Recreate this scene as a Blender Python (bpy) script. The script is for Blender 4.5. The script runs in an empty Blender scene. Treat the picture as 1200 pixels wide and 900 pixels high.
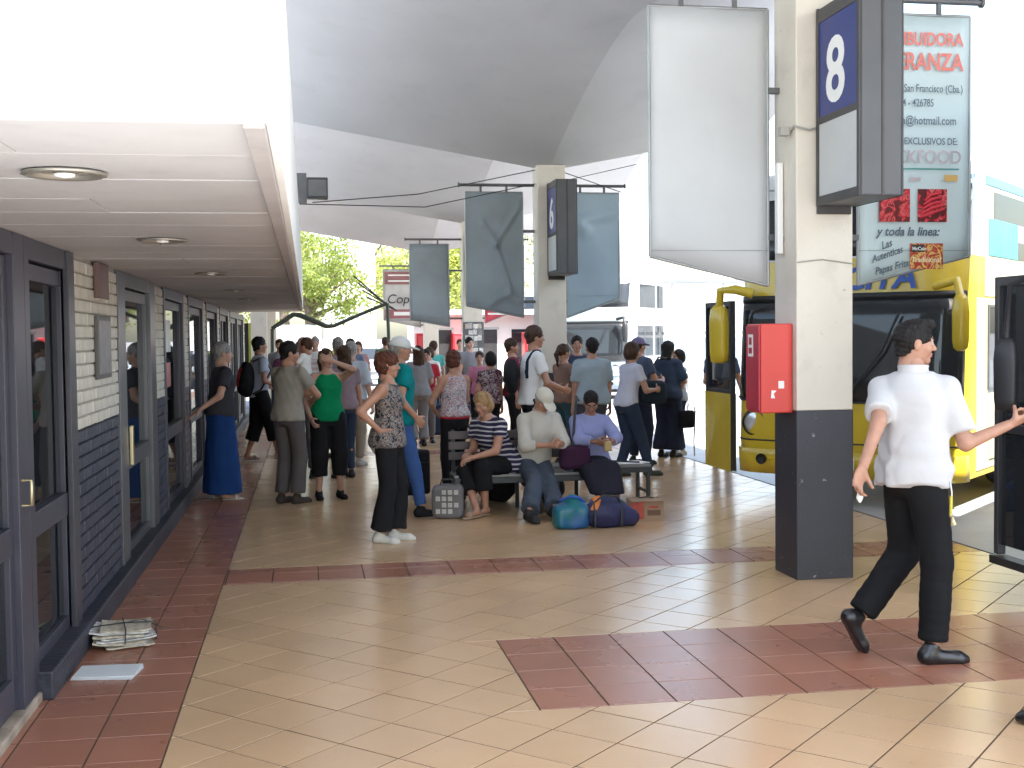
import bpy, math, random
import numpy as np
from math import sin, cos, radians as R_, pi
from mathutils import Matrix, Vector
random.seed(7)
rng = np.random.RandomState(11)
S = bpy.context.scene
C = S.collection

# ------------------------------------------------------------------ camera
cam = bpy.data.cameras.new('camera')
cam.sensor_width = 36.0
cam.lens = 42.3
cam.clip_start = .05
cam.clip_end = 2000
co = bpy.data.objects.new('camera', cam)
C.objects.link(co)
yaw, pit, rol = R_(9.637), R_(2.264), R_(-.661)
Fv = Vector((sin(yaw)*cos(pit), cos(yaw)*cos(pit), -sin(pit)))
R0 = Vector((cos(yaw), -sin(yaw), 0)); U0 = R0.cross(Fv)
Rv = R0*cos(rol) + U0*sin(rol); Uv = U0*cos(rol) - R0*sin(rol)
M = Matrix((Rv, Uv, -Fv)).transposed().to_4x4()
M.translation = Vector((0, 0, 1.66))
co.matrix_world = M
S.camera = co

# ------------------------------------------------------------------ light
SUN_EL, SUN_AZ = 60.0, 163.0          # azimuth clockwise from +Y: the sun stands behind the camera, a little to the right
W = bpy.data.worlds.new('World'); S.world = W; W.use_nodes = True
nt = W.node_tree
bg = nt.nodes['Background']
sk = nt.nodes.new('ShaderNodeTexSky')
sk.sky_type = 'NISHITA'; sk.sun_disc = False
sk.sun_elevation = R_(SUN_EL); sk.sun_rotation = R_(SUN_AZ)
sk.air_density = 1.3; sk.dust_density = 2.5
nt.links.new(sk.outputs[0], bg.inputs[0])
bg.inputs[1].default_value = .15
sl = bpy.data.lights.new('sun', 'SUN'); sl.energy = 4.6; sl.angle = R_(.5); sl.color = (1, .965, .91)
so = bpy.data.objects.new('sun', sl); C.objects.link(so)
az, el = R_(SUN_AZ), R_(SUN_EL)
to_sun = Vector((sin(az)*cos(el), cos(az)*cos(el), sin(el)))
so.rotation_euler = to_sun.to_track_quat('Z', 'Y').to_euler()
S.view_settings.view_transform = 'Standard'
S.view_settings.look = 'None'
S.view_settings.exposure = 2.2
S.view_settings.gamma = 1
S.cycles.max_bounces = 8
S.cycles.diffuse_bounces = 5
S.cycles.glossy_bounces = 4
S.cycles.sample_clamp_indirect = 8

# ------------------------------------------------------------------ materials
MATS = {}
def mat(name, col, rough=.6, metal=0., spec=.5, var=.12, vscale=3., bump=.0, bscale=40., col2=None, emit=None,
        dirt=0., trans=0., stretch=None, coat=0., chips=None):
    if name in MATS: return MATS[name]
    m = bpy.data.materials.new(name); m.use_nodes = True
    N, L = m.node_tree.nodes, m.node_tree.links
    b = N['Principled BSDF']
    b.inputs['Roughness'].default_value = rough
    b.inputs['Metallic'].default_value = metal
    b.inputs['Specular IOR Level'].default_value = spec
    b.inputs['Coat Weight'].default_value = coat
    b.inputs['Coat Roughness'].default_value = .08
    tc = N.new('ShaderNodeTexCoord')
    src = tc.outputs['Object']
    if stretch:
        mp = N.new('ShaderNodeMapping'); mp.inputs['Scale'].default_value = stretch
        L.new(src, mp.inputs[0]); src = mp.outputs[0]
    nz = N.new('ShaderNodeTexNoise'); nz.inputs['Scale'].default_value = vscale; nz.inputs['Detail'].default_value = 6
    L.new(src, nz.inputs['Vector'])
    rp = N.new('ShaderNodeValToRGB')
    c = np.array(col[:3], float)
    c2 = np.array(col2[:3], float) if col2 is not None else np.clip(c*(1+var), 0, 1)
    c1 = c*(1-var) if col2 is None else c
    rp.color_ramp.elements[0].position = .35; rp.color_ramp.elements[1].position = .65
    rp.color_ramp.elements[0].color = (*c1, 1); rp.color_ramp.elements[1].color = (*c2, 1)
    L.new(nz.outputs['Fac'], rp.inputs[0])
    out = rp.outputs[0]
    if dirt > 0:
        n2 = N.new('ShaderNodeTexNoise'); n2.inputs['Scale'].default_value = vscale*5; n2.inputs['Detail'].default_value = 8
        L.new(src, n2.inputs['Vector'])
        mr = N.new('ShaderNodeMapRange'); mr.inputs[1].default_value = .55; mr.inputs[2].default_value = .75
        mr.inputs[3].default_value = 0; mr.inputs[4].default_value = dirt
        L.new(n2.outputs['Fac'], mr.inputs[0])
        mx = N.new('ShaderNodeMix'); mx.data_type = 'RGBA'; L.new(mr.outputs[0], mx.inputs[0])
        L.new(out, mx.inputs[6]); mx.inputs[7].default_value = (*(c*.35), 1); out = mx.outputs[2]
    if chips:
        n6 = N.new('ShaderNodeTexNoise'); n6.inputs['Scale'].default_value = 13; n6.inputs['Detail'].default_value = 7; n6.inputs['Roughness'].default_value = .75
        L.new(tc.outputs['Object'], n6.inputs['Vector'])
        m6 = N.new('ShaderNodeMapRange'); m6.inputs[1].default_value = .645; m6.inputs[2].default_value = .66; L.new(n6.outputs['Fac'], m6.inputs[0])
        x6 = N.new('ShaderNodeMix'); x6.data_type = 'RGBA'; L.new(m6.outputs[0], x6.inputs[0]); L.new(out, x6.inputs[6]); x6.inputs[7].default_value = (*chips, 1); out = x6.outputs[2]
    L.new(out, b.inputs['Base Color'])
    if bump > 0:
        nb = N.new('ShaderNodeTexNoise'); nb.inputs['Scale'].default_value = bscale; nb.inputs['Detail'].default_value = 4
        L.new(src, nb.inputs['Vector'])
        bp = N.new('ShaderNodeBump'); bp.inputs['Strength'].default_value = bump; bp.inputs['Distance'].default_value = .01
        L.new(nb.outputs['Fac'], bp.inputs['Height']); L.new(bp.outputs[0], b.inputs['Normal'])
    if trans: b.inputs['Transmission Weight'].default_value = trans
    if emit:
        b.inputs['Emission Color'].default_value = (*col[:3], 1); b.inputs['Emission Strength'].default_value = emit
    MATS[name] = m
    return m

def glassmat(name, tint, clear=.5, rough=.02, ior=1.5):
    """thin pane: part see-through, part mirror by Fresnel"""
    if name in MATS: return MATS[name]
    m = bpy.data.materials.new(name); m.use_nodes = True
    N, L = m.node_tree.nodes, m.node_tree.links
    N.remove(N['Principled BSDF']); o = N['Material Output']
    t = N.new('ShaderNodeBsdfTransparent'); t.inputs[0].default_value = (*tint, 1)
    d = N.new('ShaderNodeBsdfDiffuse'); d.inputs[0].default_value = (.03, .035, .04, 1)
    mx = N.new('ShaderNodeMixShader'); mx.inputs[0].default_value = 1-clear
    L.new(t.outputs[0], mx.inputs[1]); L.new(d.outputs[0], mx.inputs[2])
    gl = N.new('ShaderNodeBsdfGlossy'); gl.inputs['Roughness'].default_value = rough
    fr = N.new('ShaderNodeFresnel'); fr.inputs[0].default_value = ior
    m2 = N.new('ShaderNodeMixShader'); L.new(fr.outputs[0], m2.inputs[0]); L.new(mx.outputs[0], m2.inputs[1]); L.new(gl.outputs[0], m2.inputs[2])
    L.new(m2.outputs[0], o.inputs[0])
    MATS[name] = m
    return m

def tilemat(name, col, ang, side, ox, oy, rough=.25, vary=.1, joint=(.12, .08, .05)):
    if name in MATS: return MATS[name]
    m = bpy.data.materials.new(name); m.use_nodes = True
    N, L = m.node_tree.nodes, m.node_tree.links
    b = N['Principled BSDF']
    g = N.new('ShaderNodeNewGeometry')
    mp = N.new('ShaderNodeMapping'); mp.vector_type = 'TEXTURE'
    mp.inputs['Location'].default_value = (ox, oy, 0); mp.inputs['Rotation'].default_value = (0, 0, ang); mp.inputs['Scale'].default_value = (side, side, 1)
    L.new(g.outputs['Position'], mp.inputs[0])
    sx = N.new('ShaderNodeSeparateXYZ'); L.new(mp.outputs[0], sx.inputs[0])
    fx = N.new('ShaderNodeMath'); fx.operation = 'FLOOR'; L.new(sx.outputs[0], fx.inputs[0])
    fy = N.new('ShaderNodeMath'); fy.operation = 'FLOOR'; L.new(sx.outputs[1], fy.inputs[0])
    cb = N.new('ShaderNodeCombineXYZ'); L.new(fx.outputs[0], cb.inputs[0]); L.new(fy.outputs[0], cb.inputs[1])
    wn = N.new('ShaderNodeTexWhiteNoise'); L.new(cb.outputs[0], wn.inputs[0])
    nz = N.new('ShaderNodeTexNoise'); nz.inputs['Scale'].default_value = 1.1; nz.inputs['Detail'].default_value = 8; L.new(g.outputs['Position'], nz.inputs['Vector'])
    n3 = N.new('ShaderNodeTexNoise'); n3.inputs['Scale'].default_value = 55; n3.inputs['Detail'].default_value = 5; L.new(g.outputs['Position'], n3.inputs['Vector'])
    ad = N.new('ShaderNodeMath'); ad.operation = 'ADD'; L.new(nz.outputs['Fac'], ad.inputs[0])
    mu = N.new('ShaderNodeMath'); mu.operation = 'MULTIPLY'; mu.inputs[1].default_value = .28; L.new(wn.outputs['Value'], mu.inputs[0]); L.new(mu.outputs[0], ad.inputs[1])
    a2 = N.new('ShaderNodeMath'); a2.operation = 'MULTIPLY_ADD'; a2.inputs[1].default_value = .18; L.new(n3.outputs['Fac'], a2.inputs[0]); L.new(ad.outputs[0], a2.inputs[2])
    mr = N.new('ShaderNodeMapRange'); mr.inputs[1].default_value = .4; mr.inputs[2].default_value = 1.05; L.new(a2.outputs[0], mr.inputs[0])
    rp = N.new('ShaderNodeValToRGB'); c = np.array(col)
    rp.color_ramp.elements[0].color = (*(c*(1-vary*1.3)), 1); rp.color_ramp.elements[1].color = (*np.clip(c*(1+vary), 0, 1), 1)
    L.new(mr.outputs[0], rp.inputs[0])
    # scuffs and specks
    n4 = N.new('ShaderNodeTexNoise'); n4.inputs['Scale'].default_value = 9; n4.inputs['Detail'].default_value = 9; n4.inputs['Roughness'].default_value = .7; L.new(g.outputs['Position'], n4.inputs['Vector'])
    m4 = N.new('ShaderNodeMapRange'); m4.inputs[1].default_value = .62; m4.inputs[2].default_value = .78; m4.inputs[4].default_value = .35; L.new(n4.outputs['Fac'], m4.inputs[0])
    mx = N.new('ShaderNodeMix'); mx.data_type = 'RGBA'; L.new(m4.outputs[0], mx.inputs[0]); L.new(rp.outputs[0], mx.inputs[6]); mx.inputs[7].default_value = (*(c*.5), 1)
    L.new(mx.outputs[2], b.inputs['Base Color'])
    rr = N.new('ShaderNodeMapRange'); rr.inputs[3].default_value = rough*.75; rr.inputs[4].default_value = rough*1.6; L.new(nz.outputs['Fac'], rr.inputs[0])
    L.new(rr.outputs[0], b.inputs['Roughness'])
    n5 = N.new('ShaderNodeTexNoise'); n5.inputs['Scale'].default_value = 7; n5.inputs['Detail'].default_value = 3; L.new(g.outputs['Position'], n5.inputs['Vector'])
    bp = N.new('ShaderNodeBump'); bp.inputs['Strength'].default_value = .25; bp.inputs['Distance'].default_value = .004; L.new(n5.outputs['Fac'], bp.inputs['Height'])
    L.new(bp.outputs[0], b.inputs['Normal'])
    MATS[name] = m
    return m

def patmat(name, kind, cols, scale=30., rough=.85):
    """printed cloth: stripes or a busy print, in the garment's own coordinates"""
    if name in MATS: return MATS[name]
    m = bpy.data.materials.new(name); m.use_nodes = True
    N, L = m.node_tree.nodes, m.node_tree.links
    b = N['Principled BSDF']; b.inputs['Roughness'].default_value = rough; b.inputs['Specular IOR Level'].default_value = .2
    tc = N.new('ShaderNodeTexCoord'); rp = N.new('ShaderNodeValToRGB'); rp.color_ramp.interpolation = 'CONSTANT'
    if kind == 'stripes':
        sx = N.new('ShaderNodeSeparateXYZ'); L.new(tc.outputs['Object'], sx.inputs[0])
        nz = N.new('ShaderNodeTexNoise'); nz.inputs['Scale'].default_value = 4; L.new(tc.outputs['Object'], nz.inputs['Vector'])
        a = N.new('ShaderNodeMath'); a.operation = 'MULTIPLY_ADD'; a.inputs[1].default_value = .05; L.new(nz.outputs['Fac'], a.inputs[0]); L.new(sx.outputs[2], a.inputs[2])
        mu = N.new('ShaderNodeMath'); mu.operation = 'MULTIPLY'; mu.inputs[1].default_value = scale; L.new(a.outputs[0], mu.inputs[0])
        fr = N.new('ShaderNodeMath'); fr.operation = 'FRACT'; L.new(mu.outputs[0], fr.inputs[0]); fac = fr.outputs[0]
    else:
        nz = N.new('ShaderNodeTexNoise'); nz.inputs['Scale'].default_value = scale; nz.inputs['Detail'].default_value = 3; nz.inputs['Distortion'].default_value = 1.5
        L.new(tc.outputs['Object'], nz.inputs['Vector']); fac = nz.outputs['Fac']
    n = len(cols)
    pos = [0] + [(.4 + .22*i/(n-1)) if kind != 'stripes' else i/n for i in range(1, n)]
    while len(rp.color_ramp.elements) < n: rp.color_ramp.elements.new(.5)
    for e, p, c in zip(rp.color_ramp.elements, pos, cols): e.position = p; e.color = (*c, 1)
    L.new(fac, rp.inputs[0]); L.new(rp.outputs[0], b.inputs['Base Color'])
    MATS[name] = m
    return m

# ------------------------------------------------------------------ object helpers
def tag(o, label=None, cat=None, group=None, kind=None):
    if label: o['label'] = label
    if cat: o['category'] = cat
    if group: o['group'] = group
    if kind: o['kind'] = kind
    return o
def thing(name, label, cat, loc=(0, 0, 0), rz=0., group=None, parent=None):
    o = bpy.data.objects.new(name, None); o.empty_display_size = .1
    C.objects.link(o); o.location = loc; o.rotation_euler = (0, 0, rz)
    if parent is not None: o.parent = parent
    if cat: tag(o, label, cat, group)
    return o
def put(name, me, parent=None, loc=(0, 0, 0), rot=(0, 0, 0), kind=None):
    o = bpy.data.objects.new(name, me); C.objects.link(o)
    o.location = loc; o.rotation_euler = rot
    if parent is not None: o.parent = parent
    if kind: o['kind'] = kind
    return o

class MB:
    """collects shapes; build() links them as ONE mesh object"""
    def __init__(s): s.v = []; s.f = []; s.mi = []; s.ms = []; s.cur = 0; s.sm = []
    def add(s, vs, fs, smooth=False):
        n = len(s.v); s.v += [tuple(v) for v in vs]
        for f in fs: s.f.append(tuple(i+n for i in f)); s.mi.append(s.cur); s.sm.append(smooth)
        return s
    def mat(s, m):
        if m not in s.ms: s.ms.append(m)
        s.cur = s.ms.index(m); return s
    def box(s, a, b, M=None):
        x0, y0, z0 = a; x1, y1, z1 = b
        vs = [(x, y, z) for x in (x0, x1) for y in (y0, y1) for z in (z0, z1)]
        if M is not None: vs = [tuple(M @ Vector(v)) for v in vs]
        return s.add(vs, [(0, 1, 3, 2), (4, 6, 7, 5), (0, 4, 5, 1), (2, 3, 7, 6), (0, 2, 6, 4), (1, 5, 7, 3)])
    def prism(s, poly, z0, z1, M=None):
        """poly (x,y) counter-clockwise extruded in z"""
        n = len(poly); vs = [(x, y, z0) for x, y in poly]+[(x, y, z1) for x, y in poly]
        if M is not None: vs = [tuple(M @ Vector(v)) for v in vs]
        return s.add(vs, [tuple(range(n))[::-1], tuple(range(n, 2*n))]+[(i, (i+1) % n, n+(i+1) % n, n+i) for i in range(n)])
    def tube(s, pts, r, n=8, cap=True, smooth=True):
        pts = [Vector(p) for p in pts]; rs = r if isinstance(r, (list, tuple)) else [r]*len(pts)
        vs = []; fs = []; prev = None
        for i, p in enumerate(pts):
            d = (pts[min(i+1, len(pts)-1)]-pts[max(i-1, 0)]).normalized()
            if prev is None: a = d.orthogonal().normalized()
            else: a = (prev - d*prev.dot(d)).normalized()
            prev = a; bb = d.cross(a)
            for k in range(n):
                t = 2*pi*k/n; vs.append(tuple(p + (a*cos(t)+bb*sin(t))*rs[i]))
        for i in range(len(pts)-1):
            for k in range(n):
                fs.append((i*n+k, i*n+(k+1) % n, (i+1)*n+(k+1) % n, (i+1)*n+k))
        s.add(vs, fs, smooth)
        if cap: s.add(vs, [tuple(range(n))[::-1], tuple((len(pts)-1)*n+k for k in range(n))])
        return s
    def lathe(s, prof, n=24, M=None, smooth=True):
        """prof (r,z) revolved round z"""
        vs = []; fs = []
        for r, z in prof:
            for k in range(n):
                t = 2*pi*k/n; vs.append((r*cos(t), r*sin(t), z))
        if M is not None: vs = [tuple(M @ Vector(v)) for v in vs]
        for i in range(len(prof)-1):
            for k in range(n): fs.append((i*n+k, i*n+(k+1) % n, (i+1)*n+(k+1) % n, (i+1)*n+k))
        return s.add(vs, fs, smooth)
    def mesh(s, name, m=None):
        me = bpy.data.meshes.new(name); me.from_pydata(s.v, [], s.f)
        for mm in (s.ms or [m]): me.materials.append(mm)
        if s.ms: me.polygons.foreach_set('material_index', s.mi)
        me.polygons.foreach_set('use_smooth', s.sm)
        me.update(); return me
    def build(s, name, m=None, parent=None, loc=(0, 0, 0), rot=(0, 0, 0), bev=0., kind=None):
        o = put(name, s.mesh(name, m), parent, loc, rot, kind)
        if bev:
            b = o.modifiers.new('bevel', 'BEVEL'); b.width = bev; b.segments = 2; b.limit_method = 'ANGLE'
        return o
def part(name, a, b, m, parent=None, bev=0., loc=(0, 0, 0), rot=(0, 0, 0)):
    return MB().box(a, b).build(name, m, parent, loc, rot, bev)
def text(name, s, size, m, parent, loc, rot=(pi/2, 0, 0), ext=.001, bold=0., sx=1., shear=0., align='LEFT'):
    cu = bpy.data.curves.new('t', 'FONT'); cu.body = s; cu.size = size; cu.extrude = ext; cu.offset = bold; cu.shear = shear
    cu.align_x = align; cu.resolution_u = 4
    t = bpy.data.objects.new('t', cu); C.objects.link(t)
    me = bpy.data.meshes.new_from_object(t.evaluated_get(bpy.context.evaluated_depsgraph_get()))
    C.objects.unlink(t); bpy.data.objects.remove(t)
    me.materials.clear(); me.materials.append(m)
    o = put(name, me, parent, loc, rot); o.scale = (sx, 1, 1)
    return o
def struct(o): o['kind'] = 'structure'; return o
# ------------------------------------------------------------------ shared materials
m_cream = mat('cream_paint', (.66, .60, .51), .55, var=.06, vscale=1.2, bump=.2, bscale=40, dirt=.16, chips=(.42, .36, .28))
m_dark = mat('slate_paint', (.032, .033, .043), .45, var=.15, vscale=2, bump=.25, bscale=50, dirt=.2, chips=(.3, .29, .27))
m_conc = mat('shell_paint', (.47, .48, .50), .8, var=.07, vscale=.5, bump=.25, bscale=18, dirt=.1)
m_white = mat('white_paint', (.78, .77, .74), .6, var=.04, vscale=2, bump=.1)
m_soff = mat('soffit_paint', (.53, .52, .52), .6, var=.06, vscale=1.3, bump=.08, bscale=30, dirt=.12)
m_soff_edge = mat('soffit_trim', (.42, .39, .38), .6, var=.08, dirt=.15)
m_frame = mat('aluminium_frame_dark', (.050, .049, .068), .38, metal=.1, var=.12, bump=.05)
m_frame2 = mat('aluminium_frame_grey', (.12, .125, .135), .35, metal=.4, var=.1)
m_steel = mat('steel', (.5, .5, .5), .3, metal=.9, var=.08)
m_brass = mat('worn_brass', (.55, .47, .28), .35, metal=.8)
m_black = mat('black_iron', (.03, .03, .032), .45, var=.2)
m_iron = mat('grey_iron', (.12, .12, .125), .5, metal=.3, var=.2, dirt=.2)
m_glass = glassmat('door_glass', (.55, .58, .6), .45)
m_asph = mat('bay_concrete', (.38, .385, .39), .42, var=.16, vscale=.8, bump=.3, bscale=70, dirt=.25)
m_brickw = mat('white_painted_brick', (.60, .56, .48), .6, var=.10, vscale=5, bump=.5, bscale=55, dirt=.2)
m_brickd = mat('dark_painted_brick', (.034, .038, .062), .42, var=.15, vscale=5, bump=.6, bscale=55, dirt=.2)
m_mortw = mat('mortar_white', (.38, .35, .30), .9)
m_mortd = mat('mortar_dark', (.012, .013, .018), .9)

# ------------------------------------------------------------------ ground
OX, OY, DG = .5479, 5.370, .4446
m_ctile = tilemat('cream_tile', (.62, .405, .228), pi/4, DG/math.sqrt(2), OX, OY, .19, .1)
m_rtile = tilemat('red_tile', (.37, .155, .095), 0, .3144, .9925, 5.193, .24, .12)
m_grout = mat('grout', (.13, .08, .05), .95)
gr = MB().box((-700, -300, -.45), (700, 1500, -.14)).build('ground', mat('asphalt', (.24, .24, .24), .9, var=.2, vscale=.6, bump=.3), kind='structure')
road = MB().box((5.06, -40, -.139), (60, 60, -.02)).build('bus_bay_pavement', m_asph, kind='structure')
slab = MB().box((-1.3, 2.8, -.138), (5.0, 40, -.0045)).build('floor', m_grout, kind='structure')
MB().box((5.0, -6, -.138), (5.06, 40, -.012)).build('kerb_edge', mat('kerb_joint', (.05, .05, .05), .8), kind='structure')

def clip(poly, rect):
    x0, y0, x1, y1 = rect
    for ax, lim, sg in ((0, x0, 1), (0, x1, -1), (1, y0, 1), (1, y1, -1)):
        out = []
        for i in range(len(poly)):
            a, b = poly[i-1], poly[i]
            ia, ib = (a[ax]-lim)*sg >= -1e-9, (b[ax]-lim)*sg >= -1e-9
            if ia != ib:
                t = (lim-a[ax])/(b[ax]-a[ax]); out.append((a[0]+(b[0]-a[0])*t, a[1]+(b[1]-a[1])*t))
            if ib: out.append(b)
        poly = out
        poly = [q for k, q in enumerate(poly) if math.hypot(q[0]-poly[k-1][0], q[1]-poly[k-1][1]) > .0012]
        if len(poly) < 3: return []
    return poly
def area(p): return abs(sum(p[i-1][0]*p[i][1]-p[i][0]*p[i-1][1] for i in range(len(p))))/2
def inset(poly, d):
    n = len(poly); out = []
    for i in range(n):
        p0, p1, p2 = Vector(poly[i-1]), Vector(poly[i]), Vector(poly[(i+1) % n])
        e1 = (p1-p0); e2 = (p2-p1)
        if e1.length < 1e-5 or e2.length < 1e-5: return None
        e1.normalize(); e2.normalize()
        n1 = Vector((-e1.y, e1.x)); n2 = Vector((-e2.y, e2.x)); k = 1+n1.dot(n2)
        if k < .15: return None
        q = p1 + (n1+n2)*(d/k); out.append((q.x, q.y))
    return out
def tile_geo(mb, poly, m, dz=0., g=.0042, ch=.0006):
    a = inset(poly, g); b = inset(poly, g+ch) if a else None
    if not b or area(poly) < .0003: return
    n = len(a)
    vs = [(x, y, -.011) for x, y in a]+[(x, y, -.002+dz) for x, y in a]+[(x, y, dz) for x, y in b]
    mb.mat(m); top = [tuple(range(2*n, 3*n))]+[(n+i, n+(i+1) % n, 2*n+(i+1) % n, 2*n+i) for i in range(n)]
    mb.add(vs, top); mb.mat(m_grout); mb.add(vs[:2*n], [(i, (i+1) % n, n+(i+1) % n, n+i) for i in range(n)])
BAND = (.9925, 5.193, 4.995, 6.451)
cream_rects = [(-.593, 2.8, 4.995, 8.30), (-.593, 8.86, 4.995, 17.05), (-.593, 17.6, 4.995, 40)]
red_rects = [(-1.25, 2.8, -.593, 40), BAND, (-.593, 8.30, 4.995, 8.86), (-.593, 17.05, 4.995, 17.6)]
def lay(name, polys, rects, m, full):
    """whole tiles share one mesh; cut tiles get their own; nearest 300 in view are single parts"""
    items = []
    for c, poly in polys:
        for r in rects:
            q = clip(poly, r)
            if not q: continue
            qs = [q]
            if name == 'cream_tile' and area(clip(q, BAND) or [(0, 0)]*3) > 1e-6:
                x0, y0, x1, y1 = BAND; qs = [clip(q, (-9, -9, x0, 99)), clip(q, (x0, -9, 99, y0)), clip(q, (x0, y1, 99, 99))] if y0 < c[1] < y1 else ([clip(q, (-9, y1, 99, 99)), clip(q, (-9, -9, x0, y1))] if c[1] > y1 else [clip(q, (-9, -9, 99, y0)), clip(q, (-9, y0, x0, 99))])
            for q in qs:
                if q and area(q) > .0004: items.append((c, q, abs(area(q)-area(poly)) < 1e-5))
    def key(it):
        (x, y) = it[0]; v = Vector((x, y, 0))-Vector((0, 0, 1.66)); d = v.dot(Fv)
        if d < 1: return 1e3+abs(d)
        px, py = 600+1410*v.dot(Rv)/d, 450-1410*v.dot(Uv)/d
        return d if (-60 < px < 1260 and py < 960) else 500+d
    items.sort(key=key)
    mbf = MB(); tile_geo(mbf, full, m); mef = mbf.mesh(name, m)
    for (x, y), q, whole in items[:300]:
        dz = random.uniform(-.0006, .0006)
        if whole: put(name, mef, slab, (x, y, dz), (random.uniform(-.0009, .0009), random.uniform(-.0009, .0009), 0))
        else:
            mb = MB(); tile_geo(mb, [(a-x, b-y) for a, b in q], m)
            if mb.v: mb.build(name, m, slab, (x, y, dz))
    mb = MB()
    for (x, y), q, whole in items[300:]: tile_geo(mb, q, m, random.uniform(-.0006, .0006))
    mb.build('far_'+name+'s', m, slab, kind='stuff')
MB().box((-12, -40, -.138), (5.0, 2.79, -.001)).build('pavement', mat('pavement_concrete', (.42, .42, .41), .8, var=.1, vscale=1, bump=.3), kind='structure')
hd = DG/2
polys = []
for i in range(-14, 26):
    for j in range(-46, 160):
        if (i+j) % 2:
            x, y = OX+i*hd, OY+j*hd
            if -1.0 < x < 5.4 and -4 < y < 36: polys.append(((x, y), [(x+hd, y), (x, y+hd), (x-hd, y), (x, y-hd)]))
lay('cream_tile', polys, cream_rects, m_ctile, [(hd, 0), (0, hd), (-hd, 0), (0, -hd)])
T = .3144; polys = []
for i in range(-8, 14):
    for j in range(-30, 110):
        x, y = .9925+(i+.5)*T, 5.193+(j+.5)*T
        if y > 8.2:  y += .0
        polys.append(((x, y), [(x-T/2, y-T/2), (x+T/2, y-T/2), (x+T/2, y+T/2), (x-T/2, y+T/2)]))
h = T/2
lay('red_tile', polys, red_rects, m_rtile, [(-h, -h), (h, -h), (h, h), (-h, h)])

# ------------------------------------------------------------------ canopy shell
PY_ = [-1.2, 7.78, 16.83, 25.08, 33.6]
canopy = thing('canopy', 'pale grey vaulted concrete shell roof curving over the platform', 'roof canopy')
def zc(x, v):
    w = 3.42-x
    return 4.0+.98*(1-abs(v)**1.55)+(.175*w if w > 0 else .19*(-w))
for b in range(4):
    y0, y1 = PY_[b], PY_[b+1]
    mb = MB(); xs = [-2.6+i*.2 for i in range(47)]; xs = sorted(xs+[3.42]); xs = [x for x in xs if abs(x-3.42) > .1 or x == 3.42]
    ny = 73
    rows = []
    for j in range(ny):
        v = (-.72 if b == 0 else -1)+(1.72 if b == 0 else 2)*j/(ny-1); y = y0+(y1-y0)*(v+1)/2  # first bay's unseen end cut back to let sun bounce onto the soffit
        rows.append([(x, y, zc(x, v)) for x in xs])
    nx = len(xs); vs = [p for r in rows for p in r]+[(x, y, z+.11) for r in rows for x, y, z in r]
    o = nx*ny; fs = []
    for j in range(ny-1):
        for i in range(nx-1):
            a = j*nx+i; fs.append((a, a+nx, a+nx+1, a+1)); fs.append((o+a, o+a+1, o+a+nx+1, o+a+nx))
    for i in range(nx-1): fs += [(i, i+1, o+i+1, o+i), ((ny-1)*nx+i, o+(ny-1)*nx+i, o+(ny-1)*nx+i+1, (ny-1)*nx+i+1)]
    for j in range(ny-1):
        a = j*nx; fs.append((a, o+a, o+a+nx, a+nx)); a = j*nx+nx-1; fs.append((a, a+nx, o+a+nx, o+a))
    mb.add(vs, fs, True)
    ob = mb.build('vault', m_conc, canopy)
    e = ob.modifiers.new('edge', 'EDGE_SPLIT'); e.split_angle = R_(14)

# ------------------------------------------------------------------ pillars
PX0, PX1 = 3.22, 3.62
PF = [7.60, 16.65, 24.90, 33.42]
wherep = ['carrying the red cabinet and the sign with the 8', 'second in the row, behind the seated people', 'third in the row, papered with clippings', 'farthest in the row, beside the striped grey banner']
for k, y in enumerate(PF):
    t = thing('pillar', 'square cream pillar with dark painted foot, '+wherep[k], 'pillar', (PX0, y, 0), group='pillars of the platform canopy')
    part('shaft', (0, 0, 1.14), (.4, .38, 4.06), m_cream, t, .008)
    part('base', (-.003, -.003, -.004), (.403, .383, 1.14), m_dark, t, .008)
tag(MB().tube([(3.216, 7.58, 2.13), (3.4, 7.592, 2.15), (3.625, 7.59, 2.12)], .004, 5).tube([(3.21, 7.7, 3.0), (3.2, 7.596, 3.03), (3.3, 7.57, 3.0), (3.36, 7.6, 3.02)], .008, 5).box((3.14, 7.66, 2.98), (3.2, 7.72, 3.04))
    .build('cable', mat('grey_cable', (.35, .33, .3), .6)), 'thin pale cable and junction clipped round the nearest cream pillar', 'cable')

# ------------------------------------------------------------------ left building: low roof, soffit, doors, brick piers
bld = thing('terminal_building', 'long low terminal building with dark framed glass doors and painted brick piers', 'building')
Y0B, Y1B = 2.70, 20.0
MB().box((-8, Y0B, 2.22), (-.081, 25.2, 2.86)).build('roof_slab', m_white, bld)
part('fascia', (-.081, Y0B-.012, 2.128), (-.054, 20.0, 2.90), m_white, bld, .004)
part('end_fascia', (-8, Y0B-.03, 2.128), (-.081, Y0B, 2.90), m_white, bld, .004)
part('soffit_trim', (-.131, Y0B, 2.120), (-.081, 20.0, 2.222), m_soff_edge, bld, .004)
y = Y0B; k = 0
widths = []
while y < 20.0:
    w = [.56, .5, .52, .44, .5, .58][k % 6]; w = min(w, 20.0-y)
    x0 = -1.32
    splits = [(x0, -.134)] if k % 3 else [(x0, -.72), (-.717, -.134)]
    for a, b in splits:
        part('soffit_board', (a, y+.002, 2.140+random.uniform(0, .003)), (b, y+w-.009, 2.156), m_soff, bld, .002)
    y += w; k += 1
MB().box((-1.32, Y0B, 2.17), (-.131, 20.0, 2.219)).build('soffit_backing', m_black, bld)
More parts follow.
